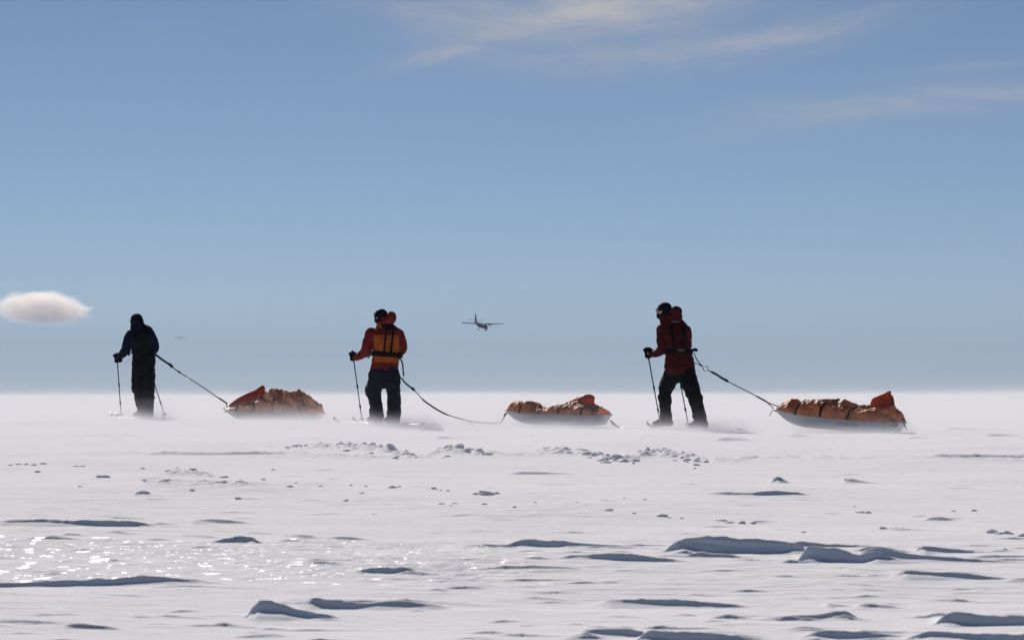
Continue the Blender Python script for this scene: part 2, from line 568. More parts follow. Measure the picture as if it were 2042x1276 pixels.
# glazed ice, a low pan in front and to the left
ipx = 1021 + XX * FPX / np.maximum(YY, 1)
d_hi, d_lo = ground_depth(1074), ground_depth(1152)
edge = .16 * fbm(XX * 1.6, YY * 1.1, octs=3, seed=81)
tt = (YY - d_lo) / (d_hi - d_lo) + edge
xl = np.interp(ipx, [-900, 700, 1000, 1120], [1, 1, .55, 0], left=1, right=0)
ICE = np.clip(np.minimum(tt, 1 - tt) * 9 + .5, 0, 1) * np.clip(xl * 1.6 + edge * 2 - .1, 0, 1)
ICE *= np.clip(1.15 + 1.2 * fbm(XX * 2.6, YY * 1.6, octs=3, seed=83), 0, 1)
m_ = ICE > 0
lump = fbm(XX * 8, YY * 5.5, octs=3, seed=91)
ZZ += ICE * (.005 * lump)

# levelled standing places under skis and sleds
def ground_z(x, y):
    i = int(np.clip(np.searchsorted(ROWS, y), 1, len(ROWS) - 1))
    f = (y - ROWS[i - 1]) / (ROWS[i] - ROWS[i - 1])
    za = np.interp(x, XX[i - 1], ZZ[i - 1]); zb = np.interp(x, XX[i], ZZ[i])
    return float(za + (zb - za) * f)


NR = len(ROWS)
snow_me = bpy.data.meshes.new('snow_field')
snow_me.vertices.add(NR * NC)
snow_me.vertices.foreach_set('co', np.stack([XX, YY, ZZ], -1).astype(np.float32).ravel())
i_, j_ = np.meshgrid(np.arange(NR - 1), np.arange(NC - 1), indexing='ij')
v0 = (i_ * NC + j_).ravel()
quads = np.stack([v0, v0 + 1, v0 + NC + 1, v0 + NC], -1).astype(np.int32)
nq = len(quads)
snow_me.loops.add(nq * 4)
snow_me.loops.foreach_set('vertex_index', quads.ravel())
snow_me.polygons.add(nq)
snow_me.polygons.foreach_set('loop_start', np.arange(0, nq * 4, 4, dtype=np.int32))
snow_me.polygons.foreach_set('use_smooth', np.ones(nq, dtype=bool))
at_ = snow_me.attributes.new('ice', 'FLOAT', 'POINT')
at_.data.foreach_set('value', ICE.astype(np.float32).ravel())
snow_me.update()

m_snow, t, p, o = principled('snow', (.86, .86, .875), .6, .25)
tcs = t.n('ShaderNodeTexCoord').outputs['Object']
ia = t.n('ShaderNodeAttribute', attribute_name='ice').outputs['Fac']
icen = t.noise(t.mapping(tcs, scale=(1.0, .6, 1)), 3.5, 5, .6)
icem = t.m('MULTIPLY', ia, t.ss(icen, .42, .66))
t.put(p.inputs['Base Color'], t.mix(icem, t.mix(t.noise(tcs, 1.3, 5, .6), (.77, .81, .87, 1), (.81, .85, .905, 1)), (.70, .745, .80, 1)))
spots = t.m('MULTIPLY', ia, t.ss(t.noise(t.mapping(tcs, scale=(1, .75, 1)), 12, 2, .5), .635, .69))
rr = t.m('ADD', .06, t.m('MULTIPLY', t.noise(tcs, 14, 3, .5), .12))
t.put(p.inputs['Roughness'], t.m('ADD', t.m('MULTIPLY', spots, rr), t.m('MULTIPLY', t.m('SUBTRACT', 1.0, spots), .62)))
t.put(p.inputs['Specular IOR Level'], t.m('MULTIPLY', spots, .9))
grain = t.noise(tcs, 90, 4, .65)
comb_ = t.noise(t.mapping(tcs, rot=(0, 0, .25), scale=(3.0, 16.0, 3.0)), 1.0, 5, .6)
icy = t.noise(t.mapping(tcs, scale=(1, .7, 1)), 17, 3, .5)
h = t.m('ADD', t.m('MULTIPLY', grain, .0022), t.m('MULTIPLY', comb_, .007))
h = t.m('ADD', h, t.m('MULTIPLY', t.m('MULTIPLY', icy, ia), .016))
bp = t.n('ShaderNodeBump')
bp.inputs['Strength'].default_value = 1.0
bp.inputs['Distance'].default_value = 1.0
t.put(bp.inputs['Height'], h)
t.put(p.inputs['Normal'], bp.outputs[0])

snow_field = link('snow_field', snow_me, m_snow, smooth=False)
tag(snow_field, 'wind-scoured white snow plain cut by blue-shadowed drifts and a glazed icy pan', kind='structure')

m_lump, t, p, o = principled('loose_snow', (.79, .82, .86), .7, .15)
t.put(p.inputs['Base Color'], t.mix(t.noise(t.n('ShaderNodeTexCoord').outputs['Object'], 3, 4, .6), (.76, .79, .84, 1), (.82, .85, .88, 1)))
tr_ = t.n('ShaderNodeBsdfTranslucent'); tr_.inputs[0].default_value = (.80, .84, .90, 1)
mx_ = t.n('ShaderNodeMixShader'); mx_.inputs[0].default_value = .34
t.t.links.new(p.outputs[0], mx_.inputs[1]); t.t.links.new(tr_.outputs[0], mx_.inputs[2]); t.t.links.new(mx_.outputs[0], o.inputs[0])

# lumps of broken snow lying about on it (pieces of the snow field)
lump_meshes = []
for k_ in range(6):
    bm = bmesh.new()
    bmesh.ops.create_icosphere(bm, subdivisions=2, radius=1.0)
    for v in bm.verts:
        n_ = float(fbm(np.array([v.co.x * 1.3 + k_ * 9]), np.array([v.co.y * 1.3]), np.array([v.co.z * 1.3 + 5]), 3, seed=400 + k_)[0])
        v.co *= 1 + .75 * n_
        v.co.z *= .75
    me = bm_mesh(bm, 'snow_lump')
    me.polygons.foreach_set('use_smooth', [k_ % 2 == 0] * len(me.polygons))
    me.materials.append(m_lump)
    lump_meshes.append(me)


def lump_at(px, py, wpx, hgt=.75):
    d = ground_depth(py)
    x = (px - 1021) / FPX * d
    rad = wpx * .56 / FPX * d
    o = bpy.data.objects.new('snow_lump', rng.choice(lump_meshes))
    o.scale = (rad * rng.uniform(.9, 1.5), rad * rng.uniform(.8, 1.2), rad * hgt * rng.uniform(.6, 1.0))
    o.rotation_euler = (rng.uniform(-.3, .3), rng.uniform(-.3, .3), rng.uniform(0, 6.28))
    o.location = (x, d, ground_z(x, d) - rad * .05)
    COL.objects.link(o)
    o.parent = snow_field


LUMPS = [(573, 893, 9), (590, 892, 12), (600, 891, 11), (612, 891, 10), (628, 889, 11), (638, 888, 13), (650, 890, 8), (662, 890, 7),
         (683, 893, 12), (695, 892, 14), (706, 891, 14), (718, 893, 12), (728, 892, 16), (740, 896, 14), (752, 899, 14), (766, 901, 16), (780, 904, 16),
         (795, 907, 14), (807, 911, 14), (822, 911, 12), (690, 901, 12), (742, 906, 10), (790, 915, 12),
         (878, 897, 12), (892, 901, 14), (903, 899, 16), (917, 903, 16), (930, 905, 18), (942, 904, 16), (958, 909, 12), (893, 912, 10), (973, 911, 10),
         (1080, 898, 12), (1093, 901, 14), (1104, 898, 14), (1118, 899, 16), (1133, 902, 15), (1147, 903, 16), (1160, 907, 16), (1176, 911, 18), (1186, 913, 12),
         (1200, 919, 20), (1216, 917, 18), (1230, 919, 20), (1246, 922, 18), (1265, 921, 14), (1283, 903, 16), (1298, 902, 16), (1312, 905, 18), (1326, 909, 16),
         (1340, 911, 14), (1356, 914, 14), (1372, 917, 12), (1392, 921, 14), (1390, 928, 10), (1408, 922, 10), (1366, 920, 12),
         (200, 953, 14), (208, 955, 18), (285, 936, 9), (160, 977, 9), (338, 942, 14), (352, 943, 16), (366, 944, 14), (380, 947, 14), (396, 949, 12),
         (295, 965, 16), (308, 966, 14), (330, 966, 16), (432, 969, 18), (446, 970, 18), (465, 971, 22), (482, 972, 18), (448, 954, 16), (420, 952, 10),
         (525, 959, 10), (580, 977, 14), (385, 984, 14), (285, 990, 20), (478, 999, 14), (688, 1004, 12), (720, 990, 14), (690, 1002, 9),
         (782, 979, 14), (796, 977, 9), (868, 982, 12), (895, 985, 11), (880, 984, 6), (948, 992, 16), (975, 993, 26), (990, 992, 16), (907, 1008, 10), (965, 1011, 14), (880, 1009, 10), (900, 1012, 8),
         (1068, 1009, 7), (1210, 1025, 18), (1266, 1029, 9), (1318, 1032, 18), (1440, 1038, 18), (1452, 1041, 16), (1478, 1042, 16), (1500, 1042, 14), (1514, 1040, 10), (1360, 1035, 8), (1336, 1034, 10),
         (1545, 956, 12), (1716, 1021, 16), (1728, 1022, 14), (1703, 1011, 6), (1690, 956, 14), (1900, 1019, 12), (1940, 1019, 10), (1760, 1054, 14), (1786, 1052, 14),
         (1978, 1061, 24), (1992, 1063, 16), (2008, 1062, 20), (2032, 1066, 24), (2060, 1064, 18), (2004, 1094, 10), (1600, 1060, 8),
         (20, 929, 12), (38, 928, 10), (52, 928, 10), (70, 929, 12), (88, 927, 14), (152, 931, 10), (165, 932, 8), (75, 942, 12), (545, 937, 8),
         (1150, 1010, 6), (1245, 1000, 6), (1285, 1003, 8), (1170, 1015, 6), (1025, 1017, 8), (745, 1027, 7), (640, 975, 10), (700, 972, 8), (730, 974, 8), (590, 968, 6)]
for (lx, ly, lw) in LUMPS:
    lump_at(lx, ly, lw * (1.12 if ly < 931 and lx > 540 else 1.0), .9 if ly < 931 and lx > 540 else .75)
    if ly < 931 and lx > 540:
        for q_ in range(1):
            lump_at(lx + rng.uniform(-14, 14), ly + rng.uniform(-4, 6), lw * rng.uniform(.45, .9), .9)

# ------------------------------------------------------------------ snow driving low over the ground
def drift_material(name, step):
    mt = bpy.data.materials.new(name)
    mt.use_nodes = True
    t = NT(mt.node_tree)
    pos = t.n('ShaderNodeNewGeometry').outputs['Position']
    x, y, z = t.sep(pos)
    g = t.m('MINIMUM', t.m('MULTIPLY_ADD', t.m('SUBTRACT', y, 42.0), .0155, -.02), .04)
    zr = t.m('MAXIMUM', t.m('SUBTRACT', z, g), 0.0)
    n1 = t.noise(t.mapping(pos, scale=(.45, .22, 2.0)), 1.0, 2, .55)
    n2 = t.noise(t.mapping(pos, loc=(7, 3, 0), scale=(.055, .018, .8)), 1.0, 2, .55)
    low = t.m('MULTIPLY', t.m('EXPONENT', t.m('DIVIDE', zr, -DRIFT_H1)), t.m('MULTIPLY', t.ss(n1, .34, .72), DRIFT_A))
    high = t.m('MULTIPLY', t.m('EXPONENT', t.m('DIVIDE', zr, -DRIFT_H2)), t.m('MULTIPLY', t.ss(n2, .36, .66), DRIFT_B))
    n4 = t.noise(t.mapping(pos, loc=(2, 9, 0), rot=(0, .04, .3), scale=(.42, .55, 2.2)), 1.0, 2, .6)
    mid = t.m('MULTIPLY', t.m('EXPONENT', t.m('DIVIDE', zr, -.115)), t.m('MULTIPLY', t.ss(n4, .47, .68), .36))
    low = t.m('ADD', low, mid)
    ramp = t.m('MULTIPLY', t.ss(y, 27.0, 39.5), t.m('SUBTRACT', 1.0, t.ss(y, 500.0, 760.0)))
    top = t.m('SUBTRACT', 1.0, t.ss(z, 1.6, 2.4))
    back = t.ss(y, 49.0, 76.0)
    n3 = t.noise(t.mapping(pos, loc=(31, 0, 0), scale=(.016, .006, 0)), 1.0, 0, .5)
    high = t.m('MULTIPLY', high, t.m('MULTIPLY', t.m('ADD', .30, t.m('MULTIPLY', t.ss(n3, .35, .65), 1.3)), t.m('ADD', .16, t.m('MULTIPLY', t.ss(t.m('DIVIDE', x, y), -.08, .06), 1.1))))
    high = t.m('MULTIPLY', high, t.m('ADD', .08, t.m('MULTIPLY', back, .92)))
    dens = t.m('MULTIPLY', t.m('MULTIPLY', t.m('ADD', low, high), ramp), top)
    pv = t.n('ShaderNodeVolumePrincipled')
    pv.inputs['Color'].default_value = (.885, .915, .965, 1)
    pv.inputs['Anisotropy'].default_value = .04
    t.put(pv.inputs['Density'], dens)
    o = t.n('ShaderNodeOutputMaterial')
    t.t.links.new(pv.outputs[0], o.inputs['Volume'])
    try:
        mt.cycles.volume_step_rate = step
    except Exception as e:
        print('no step rate', e)
    return mt


def box_mesh(x0, x1, y0, y1, z0, z1):
    me = bpy.data.meshes.new('box')
    vs_ = [(x, y, z) for z in (z0, z1) for y in (y0, y1) for x in (x0, x1)]
    me.from_pydata(vs_, [], [(0, 2, 3, 1), (4, 5, 7, 6), (0, 1, 5, 4), (2, 6, 7, 3), (0, 4, 6, 2), (1, 3, 7, 5)])
    return me


DRIFT_A, DRIFT_H1, DRIFT_B, DRIFT_H2 = 1.35, .052, .20, .19
# cycles walks a mesh volume in steps of a tenth of its mean side, times the rate
near_box = box_mesh(-45, 45, 20, 110, -1.0, 2.5)
far_box = box_mesh(-190, 190, 110.01, 780, -1.0, 2.5)
dn = link('drifting_snow', near_box, drift_material('drifting_snow', 1.5 / ((90 + 90 + 3.5) / 30)), smooth=False)
tag(dn, 'thin white spindrift blowing low round the skis, boots and sleds', kind='stuff')
df = link('drifting_snow', far_box, drift_material('drifting_snow_far', 16.0 / ((380 + 670 + 3.5) / 30)), smooth=False)
tag(df, 'pale blown snow softening the horizon behind the travellers', kind='stuff')

# ------------------------------------------------------------------ the cold hazy air over the whole plain
m_haze = bpy.data.materials.new('haze')
m_haze.use_nodes = True
t = NT(m_haze.node_tree)
pv = t.n('ShaderNodeVolumePrincipled')
pv.inputs['Color'].default_value = (.30, .405, .61, 1)
pv.inputs['Density'].default_value = 1.2e-4
pv.inputs['Anisotropy'].default_value = 0.0
o = t.n('ShaderNodeOutputMaterial')
t.t.links.new(pv.outputs[0], o.inputs['Volume'])
hz = link('haze', box_mesh(-3600, 3600, -60, 8400, -1.7, 150), m_haze, smooth=False)
tag(hz, 'pale blue haze of cold air over the snow plain', kind='stuff')
# ------------------------------------------------------------------ materials for people and gear
M_SKIN = principled('skin', (.45, .27, .2), .55, .4)[0]
M_BLACK = cloth('black_fabric', (.004, .004, .006), .3)
M_BLACKTROUSER = cloth('black_trouser_cloth', (.0016, .0019, .0036), .35)
M_SLATE = cloth('slate_trouser_cloth', (.008, .0105, .019), .35)
M_NAVY = cloth('navy_jacket_cloth', (.003, .0055, .022), .35)
M_RED = cloth('dark_red_cloth', (.047, .0028, .0038), .3)
M_BRICK = cloth('brick_red_cloth', (.145, .014, .010), .25)
M_ORANGE = cloth('orange_cloth', (.35, .082, .013), .22)
M_WEB = cloth('black_webbing', (.003, .003, .004), .2)
M_BOOT = cloth('boot_fabric', (.010, .010, .013), .3)
M_RUBBER = principled('rubber', (.006, .006, .007), .6, .3)[0]
M_GREY = cloth('grey_print', (.10, .09, .10), .15)
M_LENS = principled('goggle_lens', (.22, .24, .30), .08, .9)[0]
M_POLEBLUE = principled('blue_pole_paint', (.015, .10, .20), .35, .5)[0]
M_POLETEAL = principled('teal_pole_paint', (.01, .06, .09), .35, .5)[0]
M_POLEGREY = principled('bare_alloy', (.16, .17, .19), .4, .5, .6)[0]
M_SKI = principled('pale_ski_top', (.62, .60, .58), .35, .5)[0]
M_SKITIP = principled('dark_ski_tip', (.16, .17, .20), .4, .5)[0]
M_ROPE = cloth('dark_rope', (.035, .028, .028), .3, 60)
M_THINROPE = cloth('grey_cord', (.12, .11, .11), .3, 60)
M_BUNGEE = cloth('teal_bungee_sleeve', (.02, .05, .055), .4, 60)
M_STEEL = principled('steel', (.22, .26, .32), .3, .5, .8)[0]


# ------------------------------------------------------------------ solid builders
def tube(bm, pts, hint=None, seg=12, cap=True):
    """loft through pts = [(Vector, radius along hint, radius across)]"""
    n = len(pts)
    P = [Vector(p[0]) for p in pts]
    rings = []
    hint = Vector(hint) if hint is not None else None
    prev_u = None

    def ring(c, u, v, ru, rv):
        return [bm.verts.new(c + u * (ru * math.cos(2 * math.pi * k / seg)) + v * (rv * math.sin(2 * math.pi * k / seg))) for k in range(seg)]
    frames = []
    for i in range(n):
        tg = (P[min(i + 1, n - 1)] - P[max(i - 1, 0)])
        tg.normalize()
        h = hint if hint is not None else (prev_u if prev_u is not None else (Vector((1, 0, 0)) if abs(tg.x) < .8 else Vector((0, 0, 1))))
        u = h - tg * h.dot(tg)
        if u.length < 1e-4:
            u = tg.orthogonal()
        u.normalize()
        v = tg.cross(u).normalized()
        prev_u = u
        frames.append((tg, u, v))
    def cap_rings(i, sgn):
        tg, u, v = frames[i]
        ru, rv = pts[i][1], pts[i][2]
        d = min(ru, rv)
        out = []
        for a in (35, 65):
            s_, c_ = math.sin(R(a)), math.cos(R(a))
            out.append(ring(P[i] + tg * (sgn * d * s_ * .9), u, v, ru * c_, rv * c_))
        return out
    if cap:
        rings += list(reversed(cap_rings(0, -1)))
    for i in range(n):
        tg, u, v = frames[i]
        rings.append(ring(P[i], u, v, pts[i][1], pts[i][2]))
    if cap:
        rings += cap_rings(n - 1, 1)
    for a, b in zip(rings[:-1], rings[1:]):
        for k in range(seg):
            bm.faces.new((a[k], a[(k + 1) % seg], b[(k + 1) % seg], b[k]))
    bm.faces.new(list(reversed(rings[0])))
    bm.faces.new(rings[-1])


def cr(pts, n=6):
    """Catmull-Rom through vectors (or tuples of numbers)"""
    A = [np.array(p, float) for p in pts]
    out = []
    for i in range(len(A) - 1):
        p0, p1, p2, p3 = A[max(i - 1, 0)], A[i], A[i + 1], A[min(i + 2, len(A) - 1)]
        for k in range(n):
            t_ = k / n
            out.append(.5 * ((2 * p1) + (-p0 + p2) * t_ + (2 * p0 - 5 * p1 + 4 * p2 - p3) * t_ ** 2 + (-p0 + 3 * p1 - 3 * p2 + p3) * t_ ** 3))
    out.append(A[-1])
    return out


def loft(bm, pts, hint=None, seg=14, n=4):
    """tube through (x,y,z,ru,rv) control points, smoothed"""
    q = cr(pts, n)
    tube(bm, [(Vector(p[:3]), max(.002, p[3]), max(.002, p[4])) for p in q], hint, seg)


def ball(bm, c, rx, ry, rz, rot=None, sub=3):
    m = Matrix.Translation(Vector(c)) @ (rot.to_4x4() if rot is not None else Matrix.Identity(4)) @ Matrix.Diagonal((rx, ry, rz, 1))
    bmesh.ops.create_icosphere(bm, subdivisions=sub, radius=1.0, matrix=m)


def remesh(bm, voxel, smooth=2, folds=0.0, fscale=9.0, seed=0, fine=0.0, stretch=(1, 1, 1)):
    """melt overlapping solids into one skin, then crease it like cloth"""
    me = bm_mesh(bm, 'raw')
    ob = bpy.data.objects.new('raw', me)
    COL.objects.link(ob)
    md = ob.modifiers.new('r', 'REMESH')
    md.mode = 'VOXEL'
    md.voxel_size = voxel
    if smooth:
        ms = ob.modifiers.new('s', 'SMOOTH')
        ms.iterations = smooth
        ms.factor = .5
    dg = bpy.context.evaluated_depsgraph_get()
    out = bpy.data.meshes.new_from_object(ob.evaluated_get(dg))
    bpy.data.objects.remove(ob)
    bpy.data.meshes.remove(me)
    if folds or fine:
        n = len(out.vertices)
        co = np.empty(n * 3, np.float32); out.vertices.foreach_get('co', co); co = co.reshape(-1, 3)
        no = np.empty(n * 3, np.float32); out.vertices.foreach_get('normal', no); no = no.reshape(-1, 3)
        c = co * np.array(stretch)
        a = fbm(c[:, 0] * fscale + seed, c[:, 1] * fscale, c[:, 2] * fscale, 3, seed=seed)
        rdg = 1 - 2.4 * np.abs(a)
        b = fbm(c[:, 0] * fscale * 3 + seed, c[:, 1] * fscale * 3, c[:, 2] * fscale * 3, 2, seed=seed + 5)
        co = co + no * (folds * .6 * np.clip(rdg, -1, 1) + fine * b)[:, None]
        out.vertices.foreach_set('co', co.astype(np.float32).ravel())
        out.update()
    return out


def strip(bm, path, width_dir, w, th, normal=None):
    """flat strap along path; width_dir is a vector or a list of vectors"""
    n = len(path)
    P = [Vector(p) for p in path]
    prev = None
    for i in range(n):
        tg = (P[min(i + 1, n - 1)] - P[max(i - 1, 0)]).normalized()
        wd = Vector(width_dir[i] if isinstance(width_dir, list) else width_dir)
        wd = (wd - tg * wd.dot(tg)).normalized()
        nn = tg.cross(wd).normalized()
        r_ = [bm.verts.new(P[i] + wd * (w * .5 * a) + nn * (th * .5 * b)) for a, b in ((-1, -1), (1, -1), (1, 1), (-1, 1))]
        if prev:
            for k in range(4):
                bm.faces.new((prev[k], prev[(k + 1) % 4], r_[(k + 1) % 4], r_[k]))
        else:
            bm.faces.new(list(reversed(r_)))
        prev = r_
    bm.faces.new(prev)
    bmesh.ops.recalc_face_normals(bm, faces=bm.faces[:])


def rope_mesh(path, r, seg=7, twist=0.0):
    bm = bmesh.new()
    tube(bm, [(Vector(p), r, r) for p in path], None, seg)
    return bm_mesh(bm, 'rope')


# ------------------------------------------------------------------ people
def make_glove(parent, wrist, grip, poledir, side, mat, s=1.0):
    """a gloved hand closed round a pole: palm, four unequal fingers and a thumb"""
    wrist, grip = Vector(wrist), Vector(grip)
    p = Vector(poledir).normalized()
    if p.z < 0: p = -p
    f = (grip - wrist); f = (f - p * f.dot(p)).normalized()
    lat = p.cross(f).normalized() * side
    bm = bmesh.new()
    pc = grip - f * .035 * s + lat * .012 * s
    loft(bm, [(*wrist, .036 * s, .034 * s), (*(wrist * .5 + pc * .5), .040 * s, .034 * s), (*(pc), .046 * s, .026 * s), (*(pc + f * .02 * s), .043 * s, .022 * s)], p, 12, 3)
    for k, (off, ln) in enumerate(((.034, .92), (.012, 1.0), (-.011, .96), (-.032, .80))):
        c0 = grip + p * off * s
        rad = .027 * s
        pts = []
        for a in (200, 150, 95, 40, -20 - 25 * (1 - ln) * 4):
            an = R(a)
            q = c0 + (f * (-math.cos(an)) * -1 * rad) + lat * (math.sin(an) * rad)
            pts.append((*q, (.0135 - .0006 * len(pts)) * s * (.9 + .1 * ln), .0135 * s))
        loft(bm, pts, p, 8, 2)
    th = [pc + p * .035 * s, pc + p * .050 * s + f * .022 * s - lat * .018 * s, grip + p * .045 * s + f * .012 * s - lat * .030 * s, grip + p * .040 * s + f * .030 * s - lat * .018 * s]
    loft(bm, [(*q, .0155 * s, .0155 * s) for q in th], None, 8, 2)
    me = remesh(bm, .0062 * s, 1, .0012, 40, 3)
    return link('glove', me, mat, parent)


def make_boot(parent, ankle, toe, top, mat, w=.06):
    """insulated ski boot: shaft, instep, toe and a rubber sole"""
    ankle, toe, top = Vector(ankle), Vector(toe), Vector(top)
    fwd = toe - ankle; fwd.z = 0; L = fwd.length; fwd.normalize()
    side = Vector((-fwd.y, fwd.x, 0))
    bm = bmesh.new()
    zb = toe.z
    heel = ankle - fwd * .07
    loft(bm, [(*top, .075, .08), (*(ankle + Vector((0, 0, .05))), .068, .078), (ankle.x, ankle.y, zb + .07, .062, .085)], side, 14, 3)
    loft(bm, [(heel.x, heel.y, zb + .055, .050, .05), (ankle.x, ankle.y, zb + .065, .056, .06), (*(ankle + fwd * L * .45 - Vector((0, 0, ankle.z - zb - .06))), .055, .05), (toe.x - fwd.x * .05, toe.y - fwd.y * .05, zb + .045, .05, .036), (toe.x, toe.y, zb + .038, .038, .026)], side, 14, 3)
    b = link('boot', remesh(bm, .012, 2, .006, 14, 7), mat, parent)
    bm = bmesh.new()
    hx = heel - fwd * .02
    loft(bm, [(hx.x, hx.y, zb + .012, .042, .014), (ankle.x, ankle.y, zb + .012, .05, .014), (toe.x - fwd.x * .1, toe.y - fwd.y * .1, zb + .012, .054, .014), (toe.x, toe.y, zb + .014, .036, .014)], side, 12, 3)
    link('sole', bm_mesh(bm), M_RUBBER, b)
    return b


class Figure:
    """turns photograph points into places at the traveller's own distance, measured from the standing point"""
    def __init__(self, px_foot, D):
        self.D = D
        a, _ = pix_ray(px_foot, 788)
        self.org = Vector((a * D, D, ground_z(a * D, D)))
        self.m = D / FPX

    def __call__(self, px, py, dy=0.0):
        return at(px, py, self.D + dy) - self.org

    def c(self, px, py, dy, ru, rv):
        """control point: ru in photograph pixels, rv in metres"""
        q = self(px, py, dy)
        return (*q, ru * self.m, rv)


def build_person(name, F, spec, label, group):
    root = tag(empty('person', F.org), label, 'person', group)
    c = F.c
    hint = Vector((1, .0, 0))
    # --- the body itself, head to foot, one skin
    bm = bmesh.new()
    hx, hy, hdy = spec['head']
    hc = F(hx, hy, hdy)
    look = Vector(spec['look']).normalized()
    up = Vector(spec.get('headup', (0, 0, 1))).normalized()
    sd = look.cross(up).normalized()
    up = sd.cross(look).normalized()
    HM = Matrix((sd, look, up)).transposed()
    ball(bm, hc + up * .02, .073, .092, .095, HM)
    ball(bm, hc + look * .03 - up * .06, .055, .065, .058, HM)                # jaw
    loft(bm, [(*(hc + look * .085 + up * .03), .009, .009), (*(hc + look * .112 - up * .012), .014, .013), (*(hc + look * .09 - up * .022), .016, .012)], sd, 8, 2)   # nose
    ball(bm, hc + look * .088 - up * .052, .024, .012, .010, HM, 2)           # mouth
    ball(bm, hc + look * .078 - up * .088, .024, .020, .018, HM, 2)           # chin
    for s_ in (-1, 1):
        ball(bm, hc + sd * s_ * .074 - look * .005, .010, .018, .030, HM, 2)  # ears
        ball(bm, hc + sd * s_ * .032 + look * .083 + up * .018, .014, .010, .008, HM, 2)   # eyes
    tor = [c(*q) for q in spec['torso']]
    nk = tor[-1]
    loft(bm, [(*(hc - up * .05 - look * .015), .058, .062), (nk[0], nk[1], nk[2], .06, .06)], hint, 12, 2)
    slim = [(q[0], q[1], q[2], q[3] * .80, q[4] * .78) for q in tor]
    loft(bm, slim, hint, 16, 3)
    for k in ('arm_l', 'arm_r'):
        a = [c(*q) for q in spec[k]]
        loft(bm, [(q[0], q[1], q[2], q[3] * .62, q[4] * .62) for q in a], None, 10, 3)
    for k in ('leg_l', 'leg_r'):
        a = [c(*q) for q in spec[k]]
        loft(bm, [(q[0], q[1], q[2], q[3] * .66, q[4] * .66) for q in a], hint, 12, 3)
    for hnd in spec['hands']:
        wv, gv = F(*hnd['wrist']), F(*hnd['grip'])
        loft(bm, [(*wv, .026, .024), (*((wv + gv) / 2), .034, .02), (*gv, .034, .018)], None, 10, 2)
    body = link('body', remesh(bm, .014, 1), M_SKIN, root)

    # --- trousers
    bm = bmesh.new()
    pel = [c(*q) for q in spec['pelvis']]
    loft(bm, pel, hint, 18, 3)
    for k in ('leg_l', 'leg_r'):
        loft(bm, [c(*q) for q in spec[k]], hint, 16, 4)
    link('trousers', remesh(bm, .013, 1, spec.get('tfold', .030), 8.0, spec['seed'] + 1, .010, (1, 1, .9)), spec['m_trouser'], root)

    # --- jacket
    bm = bmesh.new()
    loft(bm, tor, hint, 20, 4)
    for k in ('arm_l', 'arm_r'):
        loft(bm, [c(*q) for q in spec[k]], None, 14, 4)
    for sx in spec.get('shoulders', []):
        q = F(*sx[:3]); ball(bm, q, sx[3] * F.m, sx[4], sx[5] * F.m)
    jm = remesh(bm, .012, 1, spec.get('jfold', .016), 8.5, spec['seed'], .005)
    if 'panel' in spec:
        # the back panel is cut from the jacket as cloth of its own
        x0, x1, y0, y1 = spec['panel']
        a0, a1 = F(x0, y1), F(x1, y0)
        b2 = bmesh.new(); b2.from_mesh(jm)
        keep = bmesh.new()
        tilt = spec.get('panel_tilt', 0)
        inside = []
        for fc in b2.faces:
            q = fc.calc_center_median()
            zt = q.z + tilt * (q.x - a0.x)
            if a0.x < q.x < a1.x and a0.z < zt < a1.z and fc.normal.y < .1 and q.y < spec.get('panel_y', .12):
                inside.append(fc)
        ids = {fc.index for fc in inside}
        b3 = b2.copy(); b3.faces.ensure_lookup_table()
        bmesh.ops.delete(b2, geom=inside, context='FACES')
        bmesh.ops.delete(b3, geom=[fc for fc in b3.faces if fc.index not in ids], context='FACES')
        jm2 = bm_mesh(b2); pm = bm_mesh(b3)
        bpy.data.meshes.remove(jm); jm = jm2
    jacket = link('jacket', jm, spec['m_jacket'], root)
    if 'panel' in spec:
        tag(link('back_panel', pm, spec['m_panel'], jacket), 'bright orange back panel of the jacket')

    # --- hood lying behind the neck
    if 'hood' in spec:
        bm = bmesh.new()
        for (px, py, dy, rx, ry, rz) in spec['hood']:
            ball(bm, F(px, py, dy), rx * F.m, ry, rz * F.m)
        link('hood', remesh(bm, .010, 2, .012, 13, spec['seed'] + 3, .004), spec['m_hood'], root)
    if 'collar' in spec:
        bm = bmesh.new()
        loft(bm, [c(*q) for q in spec['collar']], hint, 16, 3)
        link('collar', remesh(bm, .010, 1, .008, 12, spec['seed'] + 4), spec['m_collar'], root)

    # --- beanie with a turned-up rim
    bm = bmesh.new()
    bx, by, brx, bry, brz = spec['beanie']
    bc = F(bx, by, hdy)
    ball(bm, bc, brx * F.m, bry, brz * F.m, HM)
    ball(bm, bc - look * .03 - up * .05, brx * F.m * .93, bry * .80, brz * F.m * .75, HM)
    hat = link('beanie', remesh(bm, .009, 2, .004, 16, spec['seed'] + 6, .002), M_BLACK, root)
    bm = bmesh.new()
    pts = []
    for k in range(25):
        an = 2 * math.pi * k / 24
        q = bc + sd * (math.cos(an) * brx * F.m * 1.0) + look * (math.sin(an) * bry * 1.0) - up * (brz * F.m * .30)
        pts.append(q)
    tube(bm, [(q, .010, .020) for q in pts], look, 8)
    link('hat_rim', bm_mesh(bm), M_BLACK, hat)
    # --- goggles or mask strap
    gm = empty('goggles', (0, 0, 0)); gm.parent = root
    bm = bmesh.new()
    pts = [hc + look * (.098 * math.cos(R(a)) + .004) + sd * (.088 * math.sin(R(a))) + up * .02 for a in range(-80, 81, 20)]
    strip(bm, pts, [up] * len(pts), .062, .012)
    link('lens', bm_mesh(bm), M_LENS, gm)
    bm = bmesh.new()
